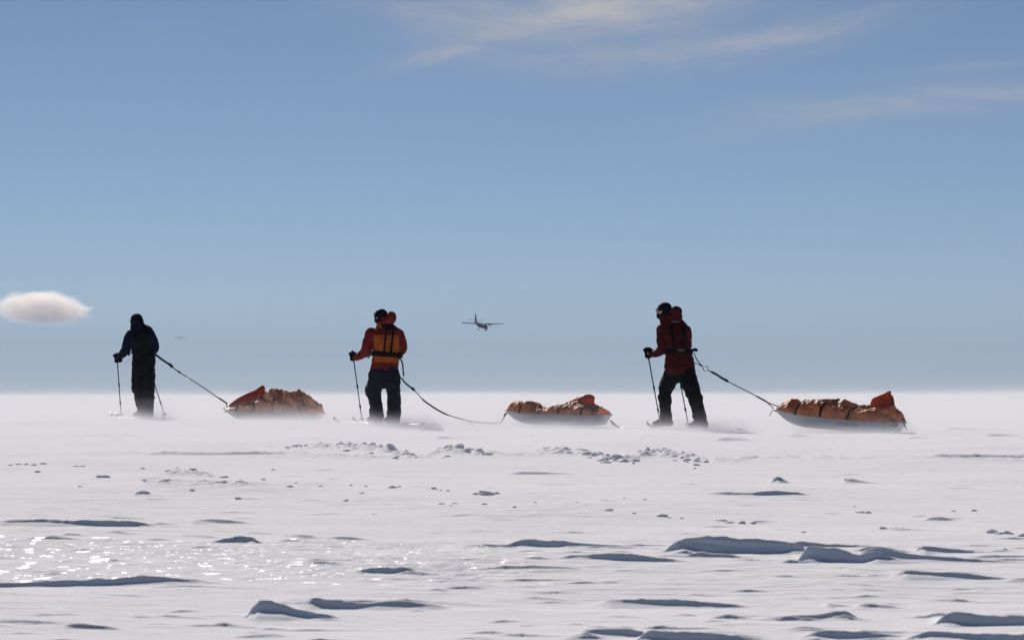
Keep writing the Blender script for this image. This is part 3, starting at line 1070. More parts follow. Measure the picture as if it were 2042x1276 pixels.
    pts = [bc - up * (brz * F.m * .30) + look * (math.cos(R(a)) * bry * 1.10) + sd * (math.sin(R(a)) * brx * F.m * 1.12) for a in range(0, 361, 20)]
    strip(bm, pts, [up] * len(pts), .026, .006)
    link('strap', bm_mesh(bm), M_WEB, gm)

    # --- face mask
    bm = bmesh.new()
    ball(bm, hc + look * .045 - up * .055, .066, .066, .056, HM)
    ball(bm, hc - up * .07, .072, .078, .050, HM)
    link('face_mask', remesh(bm, .009, 1, .004, 15, 8), spec.get('m_mask', M_BLACK), root)

    # --- gloves and boots
    for hnd in spec['hands']:
        make_glove(root, F(*hnd['wrist']), F(*hnd['grip']), Vector(hnd['pole']), hnd['side'], M_BLACK, hnd.get('s', 1.25))
    for bt in spec['boots']:
        an, to, tp = F(*bt['ankle']), F(*bt['toe']), F(*bt['top'])
        zb = bt.get('z', .035)
        to.z = zb + ground_z(F.org.x + to.x, F.org.y + to.y) - F.org.z
        an.z = max(an.z, to.z + .10)
        make_boot(root, an, to, tp, M_BOOT)
        bt['_sole'] = (an, to)

    # --- hauling harness: belt, shoulder straps, loose tails
    hr = empty('harness', (0, 0, 0)); hr.parent = root
    bm = bmesh.new()
    cx, cyy, cdy, ru, rv, hgt, tl = spec['belt']
    ctr = F(cx, cyy, cdy)
    pts = []
    for k in range(33):
        an = 2 * math.pi * k / 32
        pts.append(ctr + Vector((math.cos(an) * ru * F.m, math.sin(an) * rv, 0)) + Vector((0, 0, -math.cos(an) * tl * F.m)))
    strip(bm, pts, (0, 0, 1), hgt * F.m, .022)
    link('belt', bm_mesh(bm), M_WEB, hr)
    for sp in spec.get('straps', []):
        bm = bmesh.new()
        pts = [F(*q) for q in sp['pts']]
        pts = [Vector(q) for q in cr(pts, 4)]
        strip(bm, pts, sp.get('wd', (1, 0, 0)), sp.get('w', .035), sp.get('th', .012))
        link(sp.get('name', 'shoulder_strap'), bm_mesh(bm), sp.get('mat', M_WEB), hr)
    for bl in spec.get('lumps', []):
        bm = bmesh.new()
        ball(bm, F(*bl['at']), *bl['r'])
        link(bl['name'], remesh(bm, .010, 1, .010, 15, 9), bl['mat'], root if bl.get('own') else hr)
    return root


def ski_pole(top, grip, tip, label, group, m_up, basket=True):
    """hand grip, wrist loop, two shaft sections with clamps, basket and spike"""
    top, grip, tip = Vector(top), Vector(grip), Vector(tip)
    d = (tip - top); L = d.length; d.normalize()
    root = tag(empty('ski_pole', tip), label, 'ski pole', group)
    o = lambda s_: top + d * s_ - tip
    def seg_(name, a, b, r0, r1, mat):
        bm = bmesh.new(); tube(bm, [(o(a), r0, r0), (o((a + b) / 2), (r0 + r1) / 2, (r0 + r1) / 2), (o(b), r1, r1)], None, 9)
        return link(name, bm_mesh(bm), mat, root)
    bm = bmesh.new()
    loft(bm, [(*o(-.012), .019, .019), (*o(.01), .018, .018), (*o(.05), .0145, .0145), (*o(.10), .017, .017), (*o(.135), .0135, .0135)], None, 10, 3)
    link('grip', bm_mesh(bm), M_RUBBER, root)
    seg_('shaft', .13, L * .48, .0095, .009, m_up)
    seg_('shaft', L * .48, L * .76, .0085, .008, m_up)
    seg_('shaft', L * .76, L - .05, .0072, .006, M_POLEGREY)
    for f_ in (.48, .76):
        k = seg_('clamp', L * f_ - .02, L * f_ + .02, .0145, .0135, M_RUBBER)
    if basket:
        bm = bmesh.new()
        q = o(L - .075)
        u = d.orthogonal().normalized(); v = d.cross(u)
        tube(bm, [(q + (u * math.cos(a * math.pi / 8) + v * math.sin(a * math.pi / 8)) * .042, .004, .004) for a in range(17)], None, 6)
        for a in range(3):
            e = (u * math.cos(a * 2.094) + v * math.sin(a * 2.094)) * .042
            tube(bm, [(q, .004, .004), (q + e, .004, .004)], None, 6)
        link('basket', bm_mesh(bm), M_RUBBER, root)
    seg_('spike', L - .05, L, .006, .002, M_STEEL)
    bm = bmesh.new()
    u = d.orthogonal().normalized()
    strip(bm, [o(.0) + Vector(q) for q in cr([(0, 0, 0), (.03, -.02, -.04), (.035, -.02, -.12), (.01, -.01, -.15), (0, 0, -.02)], 4)], (0, 1, 0), .018, .003)
    link('wrist_loop', bm_mesh(bm), M_WEB, root)
    return root


def ski(foot, heading, label, group, lift=0.0, ahead=1.02, behind=.82):
    """long narrow touring ski under one boot, with an upturned dark tip"""
    f = Vector((-math.sin(R(heading)), math.cos(R(heading)), 0))
    s_ = Vector((f.y, -f.x, 0))
    x, y = foot
    root = tag(empty('ski', (x, y, ground_z(x, y))), label, 'ski', group)
    z0 = root.location.z
    body_, tip_ = [], []
    for k in range(33):
        a = -behind + (ahead + behind) * k / 32
        q = f * a
        wd = .036 + .010 * abs(a / ahead) ** 2
        gz = ground_z(x + q.x, y + q.y) - z0 + .004
        rise = .10 * max(0, (a - ahead + .24) / .24) ** 2 + .02 * max(0, (-a - behind + .1) / .1) ** 2
        if a > ahead - .10: wd *= max(.25, 1 - ((a - ahead + .10) / .10) ** 2)
        (body_ if a < ahead - .22 else tip_).append((q + Vector((0, 0, gz + rise + lift)), wd))
    tip_ = [body_[-1]] + tip_
    for nm, pts, mat in (('ski_body', body_, M_SKI), ('ski_tip', tip_, M_SKITIP)):
        bm = bmesh.new()
        tube(bm, [(q, wd, .011) for q, wd in pts], s_, 8, cap=False)
        link(nm, bm_mesh(bm), mat, root)
    bm = bmesh.new()
    bmesh.ops.create_cube(bm, size=1, matrix=Matrix.Translation(f * .07 + Vector((0, 0, .038 + lift))) @ f.to_track_quat('Y', 'Z').to_matrix().to_4x4() @ Matrix.Diagonal((.085, .09, .025, 1)))
    link('binding', bm_mesh(bm), M_RUBBER, root, smooth=False)
    return root
# ------------------------------------------------------------------ the three travellers
GP, GK, GL = 'skiers walking in line', 'skis under the three travellers', 'ski poles of the three travellers'
F3 = Figure(1352, 42.0)
S3 = dict(seed=3, m_trouser=M_BLACKTROUSER, m_jacket=M_RED, m_hood=M_RED,
          head=(1322, 621, .15), look=(-.78, .60, -.16),
          torso=[(1355, 732, -.02, 30, .17), (1354.5, 716, -.02, 28, .16), (1353, 701, 0, 25, .14), (1350.5, 685, .03, 26, .15), (1347, 668, .06, 28, .15), (1343.5, 655, .09, 27, .13), (1337, 646, .11, 17, .095), (1331, 639, .12, 11, .08)],
          arm_l=[(1321, 657, .06, 11.5, .085), (1320, 674, .04, 10.5, .075), (1321, 694, .02, 10, .07), (1310, 703.5, .10, 7.5, .055), (1300, 705, .18, 6, .045)],
          arm_r=[(1368, 659, .08, 10, .08), (1370.5, 674, .12, 8.5, .07), (1370.5, 690, .2, 8, .07), (1362, 695, .33, 7, .05), (1352, 701, .42, 6, .045)],
          pelvis=[(1356, 720, 0, 24, .15), (1356.5, 734, 0, 27, .16), (1355, 746, 0, 23, .14)],
          leg_l=[(1344, 738, .02, 16.5, .13), (1335, 758, .12, 15, .115), (1327, 776, .21, 13, .105), (1325.5, 784, .22, 11, .10), (1325.5, 796, .22, 12.4, .10), (1326.5, 808, .21, 11.2, .095), (1327.5, 820, .20, 12, .095), (1328, 838, .20, 11.5, .09)],
          leg_r=[(1369, 738, -.02, 16.5, .13), (1374, 760, -.08, 16, .12), (1381, 780, -.15, 14.5, .105), (1385, 789, -.18, 12.2, .10), (1388.5, 800, -.23, 13.2, .10), (1391, 812, -.26, 11.3, .095), (1393, 820, -.28, 12, .095), (1396, 838, -.30, 11.5, .09)],
          hood=[(1348.5, 622, .0, 11.5, .09, 12), (1341, 631, .04, 13, .10, 9), (1352, 633, .0, 9, .08, 8)],
          collar=[(1334, 648, .08, 18, .11), (1330, 639, .10, 15, .10), (1327, 632, .12, 13, .10)], m_collar=M_RED,
          beanie=(1325, 614.5, 12, .114, 11.8),
          belt=(1353.5, 702.5, 0, 27, .155, 8.5, -.6),
          straps=[dict(pts=[(1338, 648, -.02), (1340, 662, -.10), (1343, 684, -.125), (1345, 700, -.14)], w=.035),
                  dict(pts=[(1360, 649, -.02), (1363, 662, -.10), (1363, 684, -.125), (1361, 700, -.14)], w=.035),
                  dict(pts=[(1340, 641, -.02), (1347, 641.5, -.045), (1354, 640, -.03)], wd=(0, 0, 1), w=.028, name='loop_label', mat=M_GREY),
                  dict(pts=[(1351, 697.5, -.160), (1358, 698, -.163), (1365, 697.5, -.160)], wd=(0, 0, 1), w=.028, name='belt_label', mat=M_GREY),
                  dict(pts=[(1372, 700, -.12), (1380, 698.5, -.04), (1387, 697, .03), (1390, 700, .05)], wd=(0, 0, 1), w=.045, name='belt_tail')],
          hands=[dict(wrist=(1300, 705, .18), grip=(1292.5, 705, .22), pole=(-.1, .2, 1), side=-1, s=1.45),
                 dict(wrist=(1352, 701, .42), grip=(1346, 702, .46), pole=(-.1, .2, 1), side=1, s=1.3)],
          boots=[dict(ankle=(1329, 838, .20), toe=(1304, 850, .36), top=(1328, 826, .20)),
                 dict(ankle=(1399, 839, -.30), toe=(1377, 850, -.14), top=(1396.5, 826, -.29))])
p3 = build_person('person', F3, S3, 'person in dark red hooded jacket and black trousers striding wide, black belt, on skis', GP)

F2 = Figure(767, 44.5)
S2 = dict(seed=12, m_trouser=M_SLATE, m_jacket=M_BRICK, m_hood=M_BRICK, m_panel=M_ORANGE,
          head=(758, 631, .10), look=(-.66, .74, -.08),
          torso=[(766, 736, 0, 27, .17), (768, 722, 0, 26.5, .16), (770, 709, 0, 26.5, .15), (771, 695, .01, 28, .155), (770, 678, .03, 30, .155), (768, 664, .05, 30, .14), (766, 653, .07, 20, .105), (763, 646, .08, 13, .085)],
          arm_l=[(741, 663, .02, 12, .085), (734, 682, 0, 10.5, .075), (730, 699, .02, 10, .075), (718, 709, .08, 7.5, .055), (709, 712, .13, 6.5, .05)],
          arm_r=[(793, 665, .08, 11, .085), (800, 681, .08, 10, .075), (801.5, 696, .10, 9.5, .075), (792, 702, .2, 8, .06), (778, 706, .33, 6.5, .05)],
          pelvis=[(767, 736, 0, 27, .16), (766, 746, 0, 29, .165), (766, 758, 0, 26, .15)],
          leg_l=[(751, 748, .02, 15.5, .13), (748, 766, .06, 14.5, .12), (744, 779, .10, 15, .11), (746, 788, .10, 12.6, .105), (749, 803, .10, 11, .1), (750.5, 814, .08, 11, .095), (750, 819, .08, 12.6, .1), (752, 837, .06, 11.5, .09)],
          leg_r=[(782, 750, -.02, 15.5, .13), (782.5, 768, -.02, 14.5, .12), (784.5, 778, 0, 13.6, .11), (786, 788, -.02, 12.2, .105), (786.5, 800, -.04, 13.2, .105), (786, 810, -.06, 12, .1), (785.5, 822, -.08, 12.8, .1), (784, 839, -.1, 12, .09)],
          hood=[(780.5, 633.5, -.03, 9.5, .085, 12.5), (775, 639, 0, 12, .1, 9), (767, 643, .02, 13, .09, 7)],
          collar=[(766, 652, .05, 17, .11), (766, 646, .05, 13.5, .10), (768, 640, .03, 10, .08)], m_collar=M_ORANGE,
          beanie=(760, 627.5, 11.8, .114, 11.8),
          belt=(771.5, 707, 0, 30.5, .172, 9.5, 2.2), panel=(746, 796, 668, 723), panel_tilt=0.0,
          straps=[dict(pts=[(771, 651, -.06), (770, 662, -.118), (768, 680, -.135), (766, 702, -.155)], w=.030),
                  dict(pts=[(783, 652, -.05), (784, 662, -.112), (782, 680, -.135), (779.5, 703, -.155)], w=.030),
                  dict(pts=[(760, 650, -.045), (773, 650.5, -.08), (786, 652, -.045)], wd=(0, 0, 1), w=.05, name='yoke_strap'),
                  dict(pts=[(796, 714, -.06), (800, 718, -.04), (803, 727, -.03), (804, 740, -.03), (805, 750, -.04)], w=.022, name='strap_tail'),
                  dict(pts=[(739, 706, -.03), (737, 710, -.03), (734.5, 713, -.02), (733, 711, -.01)], w=.02, name='buckle_tail')],
          hands=[dict(wrist=(709, 712, .13), grip=(703.8, 712, .15), pole=(-.1, 0, 1), side=-1, s=1.35),
                 dict(wrist=(778, 706, .33), grip=(771, 706, .37), pole=(-.1, .1, 1), side=1, s=1.3)],
          boots=[dict(ankle=(752, 837, .06), toe=(735, 848, .20), top=(752, 824, .07)),
                 dict(ankle=(786, 840, -.10), toe=(769, 850, .05), top=(785, 826, -.09))])
p2 = build_person('person', F2, S2, 'person in brick red jacket with orange back panel and slate trousers, on skis', GP)

F1 = Figure(286, 49.5)
S1 = dict(seed=23, m_trouser=M_BLACKTROUSER, m_jacket=M_NAVY, m_mask=M_NAVY,
          head=(272, 640, .10), look=(-.70, .70, -.12),
          torso=[(286.5, 716, 0, 22.3, .15), (286, 703, 0, 21, .14), (285, 690, .02, 24, .15), (282, 676, .04, 26, .15), (279.5, 664, .06, 25.5, .135), (275.5, 654, .08, 16, .105), (273, 647, .08, 11.5, .085)],
          arm_l=[(262, 667, .04, 10.5, .08), (254.5, 682, .04, 9.5, .075), (251, 696, .05, 9, .07), (244, 706, .1, 7.5, .055), (237.5, 712, .14, 6, .045)],
          arm_r=[(300.5, 667, .06, 9.5, .075), (306.5, 682, .06, 8.5, .07), (308, 696, .08, 8.5, .07), (300, 703, .2, 7, .05), (295, 709, .32, 6, .045)],
          pelvis=[(287, 708, 0, 21.5, .15), (286.5, 722, 0, 22, .15), (285.5, 735, 0, 21, .14)],
          leg_l=[(277, 725, .02, 12.5, .12), (275.5, 748, .06, 11.5, .11), (275.3, 772, .1, 12, .1), (278, 781, .09, 10.4, .1), (280, 797, .08, 10, .095), (283, 812, .06, 9.8, .09), (284, 824, .05, 10, .09)],
          leg_r=[(296, 725, 0, 12, .12), (297, 748, 0, 11.5, .11), (296.5, 774, 0, 11, .1), (296.5, 795, 0, 10, .095), (296, 812, -.02, 10, .09), (295.5, 824, -.04, 10.3, .09)],
          collar=[(276, 655, .06, 17, .11), (274, 648, .08, 14, .10), (273, 643, .09, 12.5, .10)], m_collar=M_NAVY,
          beanie=(272.5, 636.5, 11.6, .112, 11.6),
          belt=(286.5, 702, 0, 23.8, .16, 7, -.5),
          straps=[dict(pts=[(266, 656, -.02), (268, 668, -.09), (274, 684, -.13), (280, 700, -.165)], w=.04),
                  dict(pts=[(290, 655, -.03), (293, 666, -.09), (293, 684, -.12), (292, 700, -.165)], w=.04),
                  dict(pts=[(292, 655, -.02), (296, 653, -.03), (299, 652.5, -.02), (297, 658, -.02), (300, 662, -.02)], w=.035, name='strap_end'),
                  dict(pts=[(265, 712, -.04), (262, 715, -.05), (256, 720, -.05), (249, 725.5, -.05)], wd=(0, 1, 0), w=.014, th=.006, name='loose_cord', mat=M_THINROPE),
                  dict(pts=[(258, 697, -.06), (257.5, 704, -.05), (256.5, 709, -.05)], w=.04, name='buckle_tail')],
          lumps=[dict(at=(286, 680, -.14), r=(.13, .06, .17), name='back_pouch', mat=M_BLACK)],
          hands=[dict(wrist=(237.5, 712, .14), grip=(234, 715.5, .16), pole=(-.1, 0, 1), side=-1, s=1.5),
                 dict(wrist=(295, 709, .32), grip=(290.5, 712, .36), pole=(-.2, .2, 1), side=1, s=1.3)],
          boots=[dict(ankle=(284, 824, .05), toe=(269, 834, .18), top=(283.5, 812, .05)),
                 dict(ankle=(296.5, 825, -.04), toe=(283, 836, .10), top=(296, 812, -.03))])
p1 = build_person('person', F1, S1, 'person in navy blue jacket and black trousers standing with legs close together, on skis', GP)

# skis: two under each traveller
who = {3: 'striding skier in dark red jacket', 2: 'skier with orange back panel', 1: 'skier in navy jacket'}
for k_, Fg, Sp, hd in ((3, F3, S3, (45, 44)), (2, F2, S2, (42, 39)), (1, F1, S1, (37, 38))):
    for j_, (an, to) in enumerate([b_['_sole'] for b_ in Sp['boots']]):
        mid = Fg.org + an * .62 + to * .38
        side_ = ('left', 'right')[j_]
        ski((mid.x, mid.y), hd[j_], "ski in blown snow under the %s boot of the %s" % (side_, who[k_]), GK)

# poles
def pole_for(Fg, top, tip, label, mat, basket=True):
    a = Fg(*top) + Fg.org
    b = Fg(*tip) + Fg.org
    b.z = ground_z(b.x, b.y) + .005
    return ski_pole(a, a, b, label, GL, mat, basket)


pole_for(F3, (1290.5, 698, .235), (1319, 848, -.12), 'thin teal ski pole crossing the front leg of the skier in dark red', M_POLETEAL)
pole_for(F3, (1344, 696, .47), (1374, 850, .05), 'thin ski pole seen between the legs of the striding skier in dark red', M_POLETEAL)
pole_for(F2, (703, 702, .155), (723, 845, -.02), 'bright blue ski pole held beside the skier with the orange back panel', M_POLEBLUE)
pole_for(F2, (769, 699, .38), (786, 843, .20), 'ski pole mostly hidden in front of the skier with the orange back panel', M_POLEBLUE)
pole_for(F1, (233, 706, .165), (242, 832, .02), 'upright teal ski pole under the gloved hand of the skier in navy', M_POLETEAL)
pole_for(F1, (288, 704, .37), (330.5, 828, -.02), 'slanting ski pole with small basket trailing behind the skier in navy', M_POLETEAL)

# ------------------------------------------------------------------ sleds
M_HULL = principled('sled_hull_plastic', (.36, .39, .455), .38, .5)[0]
M_RIM = principled('sled_rim_plastic', (.46, .49, .55), .35, .5)[0]
M_COVER = cloth('faded_orange_cover', (.48, .135, .052), .2, 7.0, .62, .25, .25, .5, (.70, .27, .12))
M_COVER1 = cloth('crumpled_orange_cover_lit_tan', (.52, .165, .075), .22, 5.0, .6, .3, .25, .5, (.74, .38, .22))  # lighter tan in the noise paints in sunlit patches
M_SUNLIT_TAN = cloth('painted_sunlit_tan', (.72, .50, .36), .2, 9.0, .6, .3, .50, .5, (.80, .60, .46))  # pale colour that stands in for sunlight on the cover cloth
M_FLAP = cloth('bright_orange_flap', (.42, .098, .036), .3, 6.0, .6, .3, .42, .5)
M_PRINT = principled('dark_print', (.03, .03, .04), .6, .3)[0]


class Sled:
    def __init__(self, bow, stern, top, label, depth=.19, seed=0, cover=None, folds=.018, dome=.55, fold_dir=.5, wid=.29):
        self.A, self.B = at(*bow), at(*stern)
        self.x0, self.y0, self.x1, self.y1 = bow[0], bow[1], stern[0], stern[1]
        ax = self.B - self.A
        self.L = ax.length
        X = ax.normalized()
        Y = Vector((-X.y, X.x, 0)).normalized()
        Z = X.cross(Y).normalized()
        if Z.z < 0: Y, Z = -Y, -Z
        self.M = Matrix((X, Y, Z)).transposed()
        self.depth, self.seed, self.wid = depth, seed, wid
        self.root = tag(empty('sled', self.A, self.M.to_euler()), label, 'sled', 'loaded haul sleds')
        self.m = (bow[2] + stern[2]) / 2 / FPX
        self.top = top
        self.folds, self.dome, self.fd = folds, dome, fold_dir
        self._hull()
        self.ts = np.array([(p[0] - self.x0) / (self.x1 - self.x0) for p in top])
        self.th = np.array([max(.0, (self.y0 + (self.y1 - self.y0) * s_ - p[1])) * self.m for s_, p in zip(self.ts, top)])
        self._cover(cover)

    def W(self, s):
        s = np.asarray(s, float)
        b = np.clip(s / .36, 0, 1)
        w_ = .09 + (self.wid - .09) * (1 - (1 - b) ** 2.3)
        return w_ * (1 - .16 * np.clip((s - .6) / .4, 0, 1) ** 2)

    def sheer(self, s):
        return .035 * np.clip(1 - np.asarray(s) / .3, 0, 1) ** 2

    def Dp(self, s):
        s = np.asarray(s, float)
        b = np.clip(s / .30, 0, 1)
        return .012 + (self.depth - .012) * (1 - (1 - b) ** 2.1) * (1 - .12 * np.clip((s - .85) / .15, 0, 1))

    def side_y(self, s, dz):
        """half width of the hull dz below the rim"""
        f = np.clip(dz / self.Dp(s), 0, 1)
        return self.W(s) * (1 - .20 * f - .14 * f ** 4)

    def _hull(self):
        bm = bmesh.new()
        rows = []
        S_ = list(np.linspace(0, 1, 40))
        for s_ in S_:
            r_ = []
            dpt = float(self.Dp(s_)); sh = float(self.sheer(s_))
            rake = .07 * max(0, (s_ - .9) / .1)
            prof = [(1, 0), (.95, .2), (.90, .45), (.85, .7), (.80, .86), (.70, .96), (.45, 1.0), (0, 1.03)]
            prof = prof + [(-a, b) for a, b in reversed(prof[:-1])]
            for (a, b) in prof:
                r_.append(bm.verts.new((s_ * self.L - rake * b, a * float(self.W(s_)), sh - dpt * b)))
            rows.append(r_)
        for a, b in zip(rows[:-1], rows[1:]):
            for k in range(len(a) - 1):
                bm.faces.new((a[k], a[k + 1], b[k + 1], b[k]))
        bm.faces.new(rows[-1]); bm.faces.new(list(reversed(rows[0])))
        bmesh.ops.recalc_face_normals(bm, faces=bm.faces[:])
        h_ = link('hull', bm_mesh(bm), M_HULL, self.root)
        bm = bmesh.new()
        path = [(s_ * self.L, float(self.W(s_)), float(self.sheer(s_))) for s_ in S_] + [(s_ * self.L, -float(self.W(s_)), float(self.sheer(s_))) for s_ in reversed(S_)]
        path.append(path[0])
        tube(bm, [(Vector(q), .012, .012) for q in path], None, 7, cap=False)
        link('rim', bm_mesh(bm), M_RIM, self.root)

    def cov(self, s, v, off=0.0):
        s = np.asarray(s, float); v = np.asarray(v, float)
        h = np.interp(s, self.ts, self.th)
        sh = self.sheer(s); w_ = self.W(s) * 1.05
        d_ = np.power(np.clip(1 - np.abs(v) ** 2.6, 0, 1), self.dome)
        x = s * self.L; y = v * w_
        hh = np.maximum(h - sh, .03)
        z = sh + hh * d_ + .004
        # drape: creases running down and across, tighter by the edge
        n1 = fbm(x * 3.0 + self.fd * z * 6 + self.seed, y * 2.2 + z * 2.4, octs=3, seed=self.seed)
        n2 = fbm(x * 8.5 - self.fd * z * 9, z * 5.0 + y * 5 + self.seed, octs=3, seed=self.seed + 3)
        amp = self.folds * np.sqrt(d_) * np.clip(hh / .10, .35, 1)
        n3 = fbm(x * 19 + self.fd * z * 20, z * 14.0 + y * 9 + self.seed, octs=2, seed=self.seed + 7)
        dsp = amp * (.10 * (.6 - 2.6 * np.abs(n3)) + (.62 - 2.6 * np.abs(n1)) * .85 + .34 * (.6 - 2.6 * np.abs(n2))) + off
        ny = v * .85; nz = np.sqrt(np.clip(1 - ny ** 2, .05, 1))
        return np.stack([x + 0 * y, y + ny * dsp, z + nz * dsp], -1)

    def _cover(self, mat):
        ns, nv = 190, 64
        s = np.linspace(.012, .985, ns); v = np.linspace(-1, 1, nv)
        v = np.sign(v) * np.abs(v) ** .8
        P = self.cov(s[:, None] + 0 * v[None, :], v[None, :] + 0 * s[:, None])
        P[:, 0, 2] -= .016; P[:, -1, 2] -= .016
        fs = [(i * nv + j, i * nv + j + 1, (i + 1) * nv + j + 1, (i + 1) * nv + j) for i in range(ns - 1) for j in range(nv - 1)]
        me = bpy.data.meshes.new('cover')
        me.from_pydata([tuple(q) for q in P.reshape(-1, 3)], [], fs)
        self.cover = link('cover', me, mat, self.root)

    def s_of(self, px):
        return (px - self.x0) / (self.x1 - self.x0)

    def strap(self, pxb, pxt, w=.028, v0=-1.0, v1=.75, mat=None, name='strap', drop=.015):
        """lashing over the load: foot at photo column pxb, crest at pxt"""
        sb, st = self.s_of(pxb), self.s_of(pxt)
        vv = np.linspace(v0, v1, 26)
        f = np.clip((vv - v0) / max(.1, .1 - v0), 0, 1)
        ss_ = sb + (st - sb) * f
        P = self.cov(ss_, vv, .010)
        path = [(P[0][0], P[0][1] - .012, P[0][2] - drop)] + [tuple(q) for q in P]
        bm = bmesh.new()
        strip(bm, path, (1, 0, 0), w, .008)
        return link(name, bm_mesh(bm), mat or M_WEB, self.root)

    def loc(self, px, py, dy=0.0):
        """a photograph point near the sled, in the sled's own coordinates"""
        s_ = self.s_of(px)
        d_ = self.A.y + (self.B.y - self.A.y) * s_ + dy
        return self.M.transposed() @ (at(px, py, d_) - self.A)

    def rope(self, pts, r, name='rope_loop', mat=None, n=6):
        P = [self.loc(*q) for q in pts]
        return link(name, rope_mesh(cr(P, n), r), mat or M_ROPE, self.root)

    def sheet(self, outline, bulge, mat, name, seed, noise=.012, dy=0.0, th=.005, lean=0.0):
        """loose cloth: an outline (photo points) filled as a bellied, creased sheet with thickness"""
        P = [self.loc(a, b, dy) for a, b in outline]
        P = [Vector(q) for q in cr(P + [P[0]], 5)][:-1]
        n = len(P)
        c = sum(P, Vector()) / n
        bm = bmesh.new()
        rings = []
        K = 9
        for k in range(K):
            f = 1 - k / K
            rr_ = []
            for q in P:
                p = c + (q - c) * f
                yo = bulge * (1 - f ** 2)
                nz_ = float(fbm(np.array([p.x * 9 + seed]), np.array([p.z * 9]), octs=3, seed=seed)[0])
                p = p + Vector((0, yo + (1 - 2.2 * abs(nz_)) * noise + lean * (p.z - c.z), 0))
                rr_.append(bm.verts.new(p))
            rings.append(rr_)
        ctr = bm.verts.new(c + Vector((0, bulge, 0)))
        for a, b in zip(rings[:-1], rings[1:]):
            for k in range(n):
                bm.faces.new((a[k], a[(k + 1) % n], b[(k + 1) % n], b[k]))
        for k in range(n):
            bm.faces.new((rings[-1][k], rings[-1][(k + 1) % n], ctr))
        bmesh.ops.recalc_face_normals(bm, faces=bm.faces[:])
        bmesh.ops.solidify(bm, geom=bm.faces[:], thickness=th)
        return link(name, bm_mesh(bm), mat, self.root)

    def letters(self, txt, pxc, pyc, width, height):
        cu = bpy.data.curves.new('letters', 'FONT')
        cu.body = txt
        cu.size = 1.0
        cu.offset = .02
        ob = bpy.data.objects.new('letters', cu)
        COL.objects.link(ob)
        me = bpy.data.meshes.new_from_object(ob.evaluated_get(bpy.context.evaluated_depsgraph_get()))
        bpy.data.objects.remove(ob)
        bm = bmesh.new(); bm.from_mesh(me)
        bmesh.ops.triangulate(bm, faces=bm.faces[:])
        bmesh.ops.subdivide_edges(bm, edges=bm.edges[:], cuts=1)
        xs = [v.co.x for v in bm.verts]; ys = [v.co.y for v in bm.verts]
        cxx, cyy_ = (min(xs) + max(xs)) / 2, (min(ys) + max(ys)) / 2
        kx, ky = width / (max(xs) - min(xs)), height / (max(ys) - min(ys))
        ctr = self.loc(pxc, pyc)
        for v in bm.verts:
            x = ctr.x + (v.co.x - cxx) * kx; z = ctr.z + (v.co.y - cyy_) * ky
            s_ = x / self.L
            v.co = (x, -float(self.side_y(s_, float(self.sheer(s_)) - z)) - .006, z)
        link('lettering', bm_mesh(bm), M_PRINT, self.root, smooth=False)


# sled hauled by the skier in dark red
sl3 = Sled((1550, 820.5, 40.2), (1793, 843, 39.2),
           [(1550, 819), (1558, 814), (1563, 802), (1570, 799), (1581, 798), (1587, 803), (1594, 811), (1599, 813), (1606, 805), (1617, 800.5), (1632, 799.5), (1650, 799), (1663, 801), (1676, 801.5), (1688, 800.5), (1697, 804), (1710, 809), (1722, 811), (1734, 812), (1745, 813), (1775, 815), (1786, 822), (1790, 836), (1803, 840)],
           'white haul sled lettered ACAPULKA with strapped orange cover standing up at its stern', depth=.175, seed=5, cover=M_COVER, folds=.046, dome=.42)
for a_b in ((1606, 1615), (1657, 1668), (1710, 1720)):
    sl3.strap(a_b[0], a_b[1], .032)
sl3.sheet([(1733, 815), (1735, 803), (1739, 795), (1750, 789.5), (1762, 784.5), (1769, 780.5), (1775, 779), (1776, 782), (1773, 784.5), (1780, 790), (1783, 803), (1786, 816), (1789, 830), (1770, 830), (1745, 826)], .10, M_FLAP, 'cover_flap', 31, .018, dy=-.06)
sl3.sheet([(1733, 816), (1745, 812), (1765, 810), (1783, 806), (1787, 818), (1790, 838), (1760, 840), (1738, 834)], -.06, M_COVER, 'cover_skirt', 33, .014, dy=-.16)
sl3.letters('ACAPULKA', 1708.5, 846.5, 47 * sl3.m, 8.0 * sl3.m)
sl3.rope([(1770, 841, -.20), (1776, 846, -.23), (1785, 848.5, -.24), (1789, 846, -.22), (1783, 842.5, -.20)], .008, 'grab_loop')
sl3.rope([(1796, 838, -.1), (1800, 834, -.1), (1804, 838, -.1), (1806, 841, -.1)], .010, 'stern_knot')
sl3.rope([(1800, 838, -.12), (1803, 846, -.12), (1806, 852, -.12), (1808, 856, -.12)], .009, 'loose_rope')
sl3.rope([(1549, 818, 0), (1554, 815, -.02), (1560, 816, -.04), (1554, 819, -.05), (1547, 820, 0)], .011, 'bow_knot')
sl3.rope([(1549, 818, 0), (1543, 817, 0), (1538, 822, 0), (1535, 829, 0)], .005, 'loose_rope', M_THINROPE)

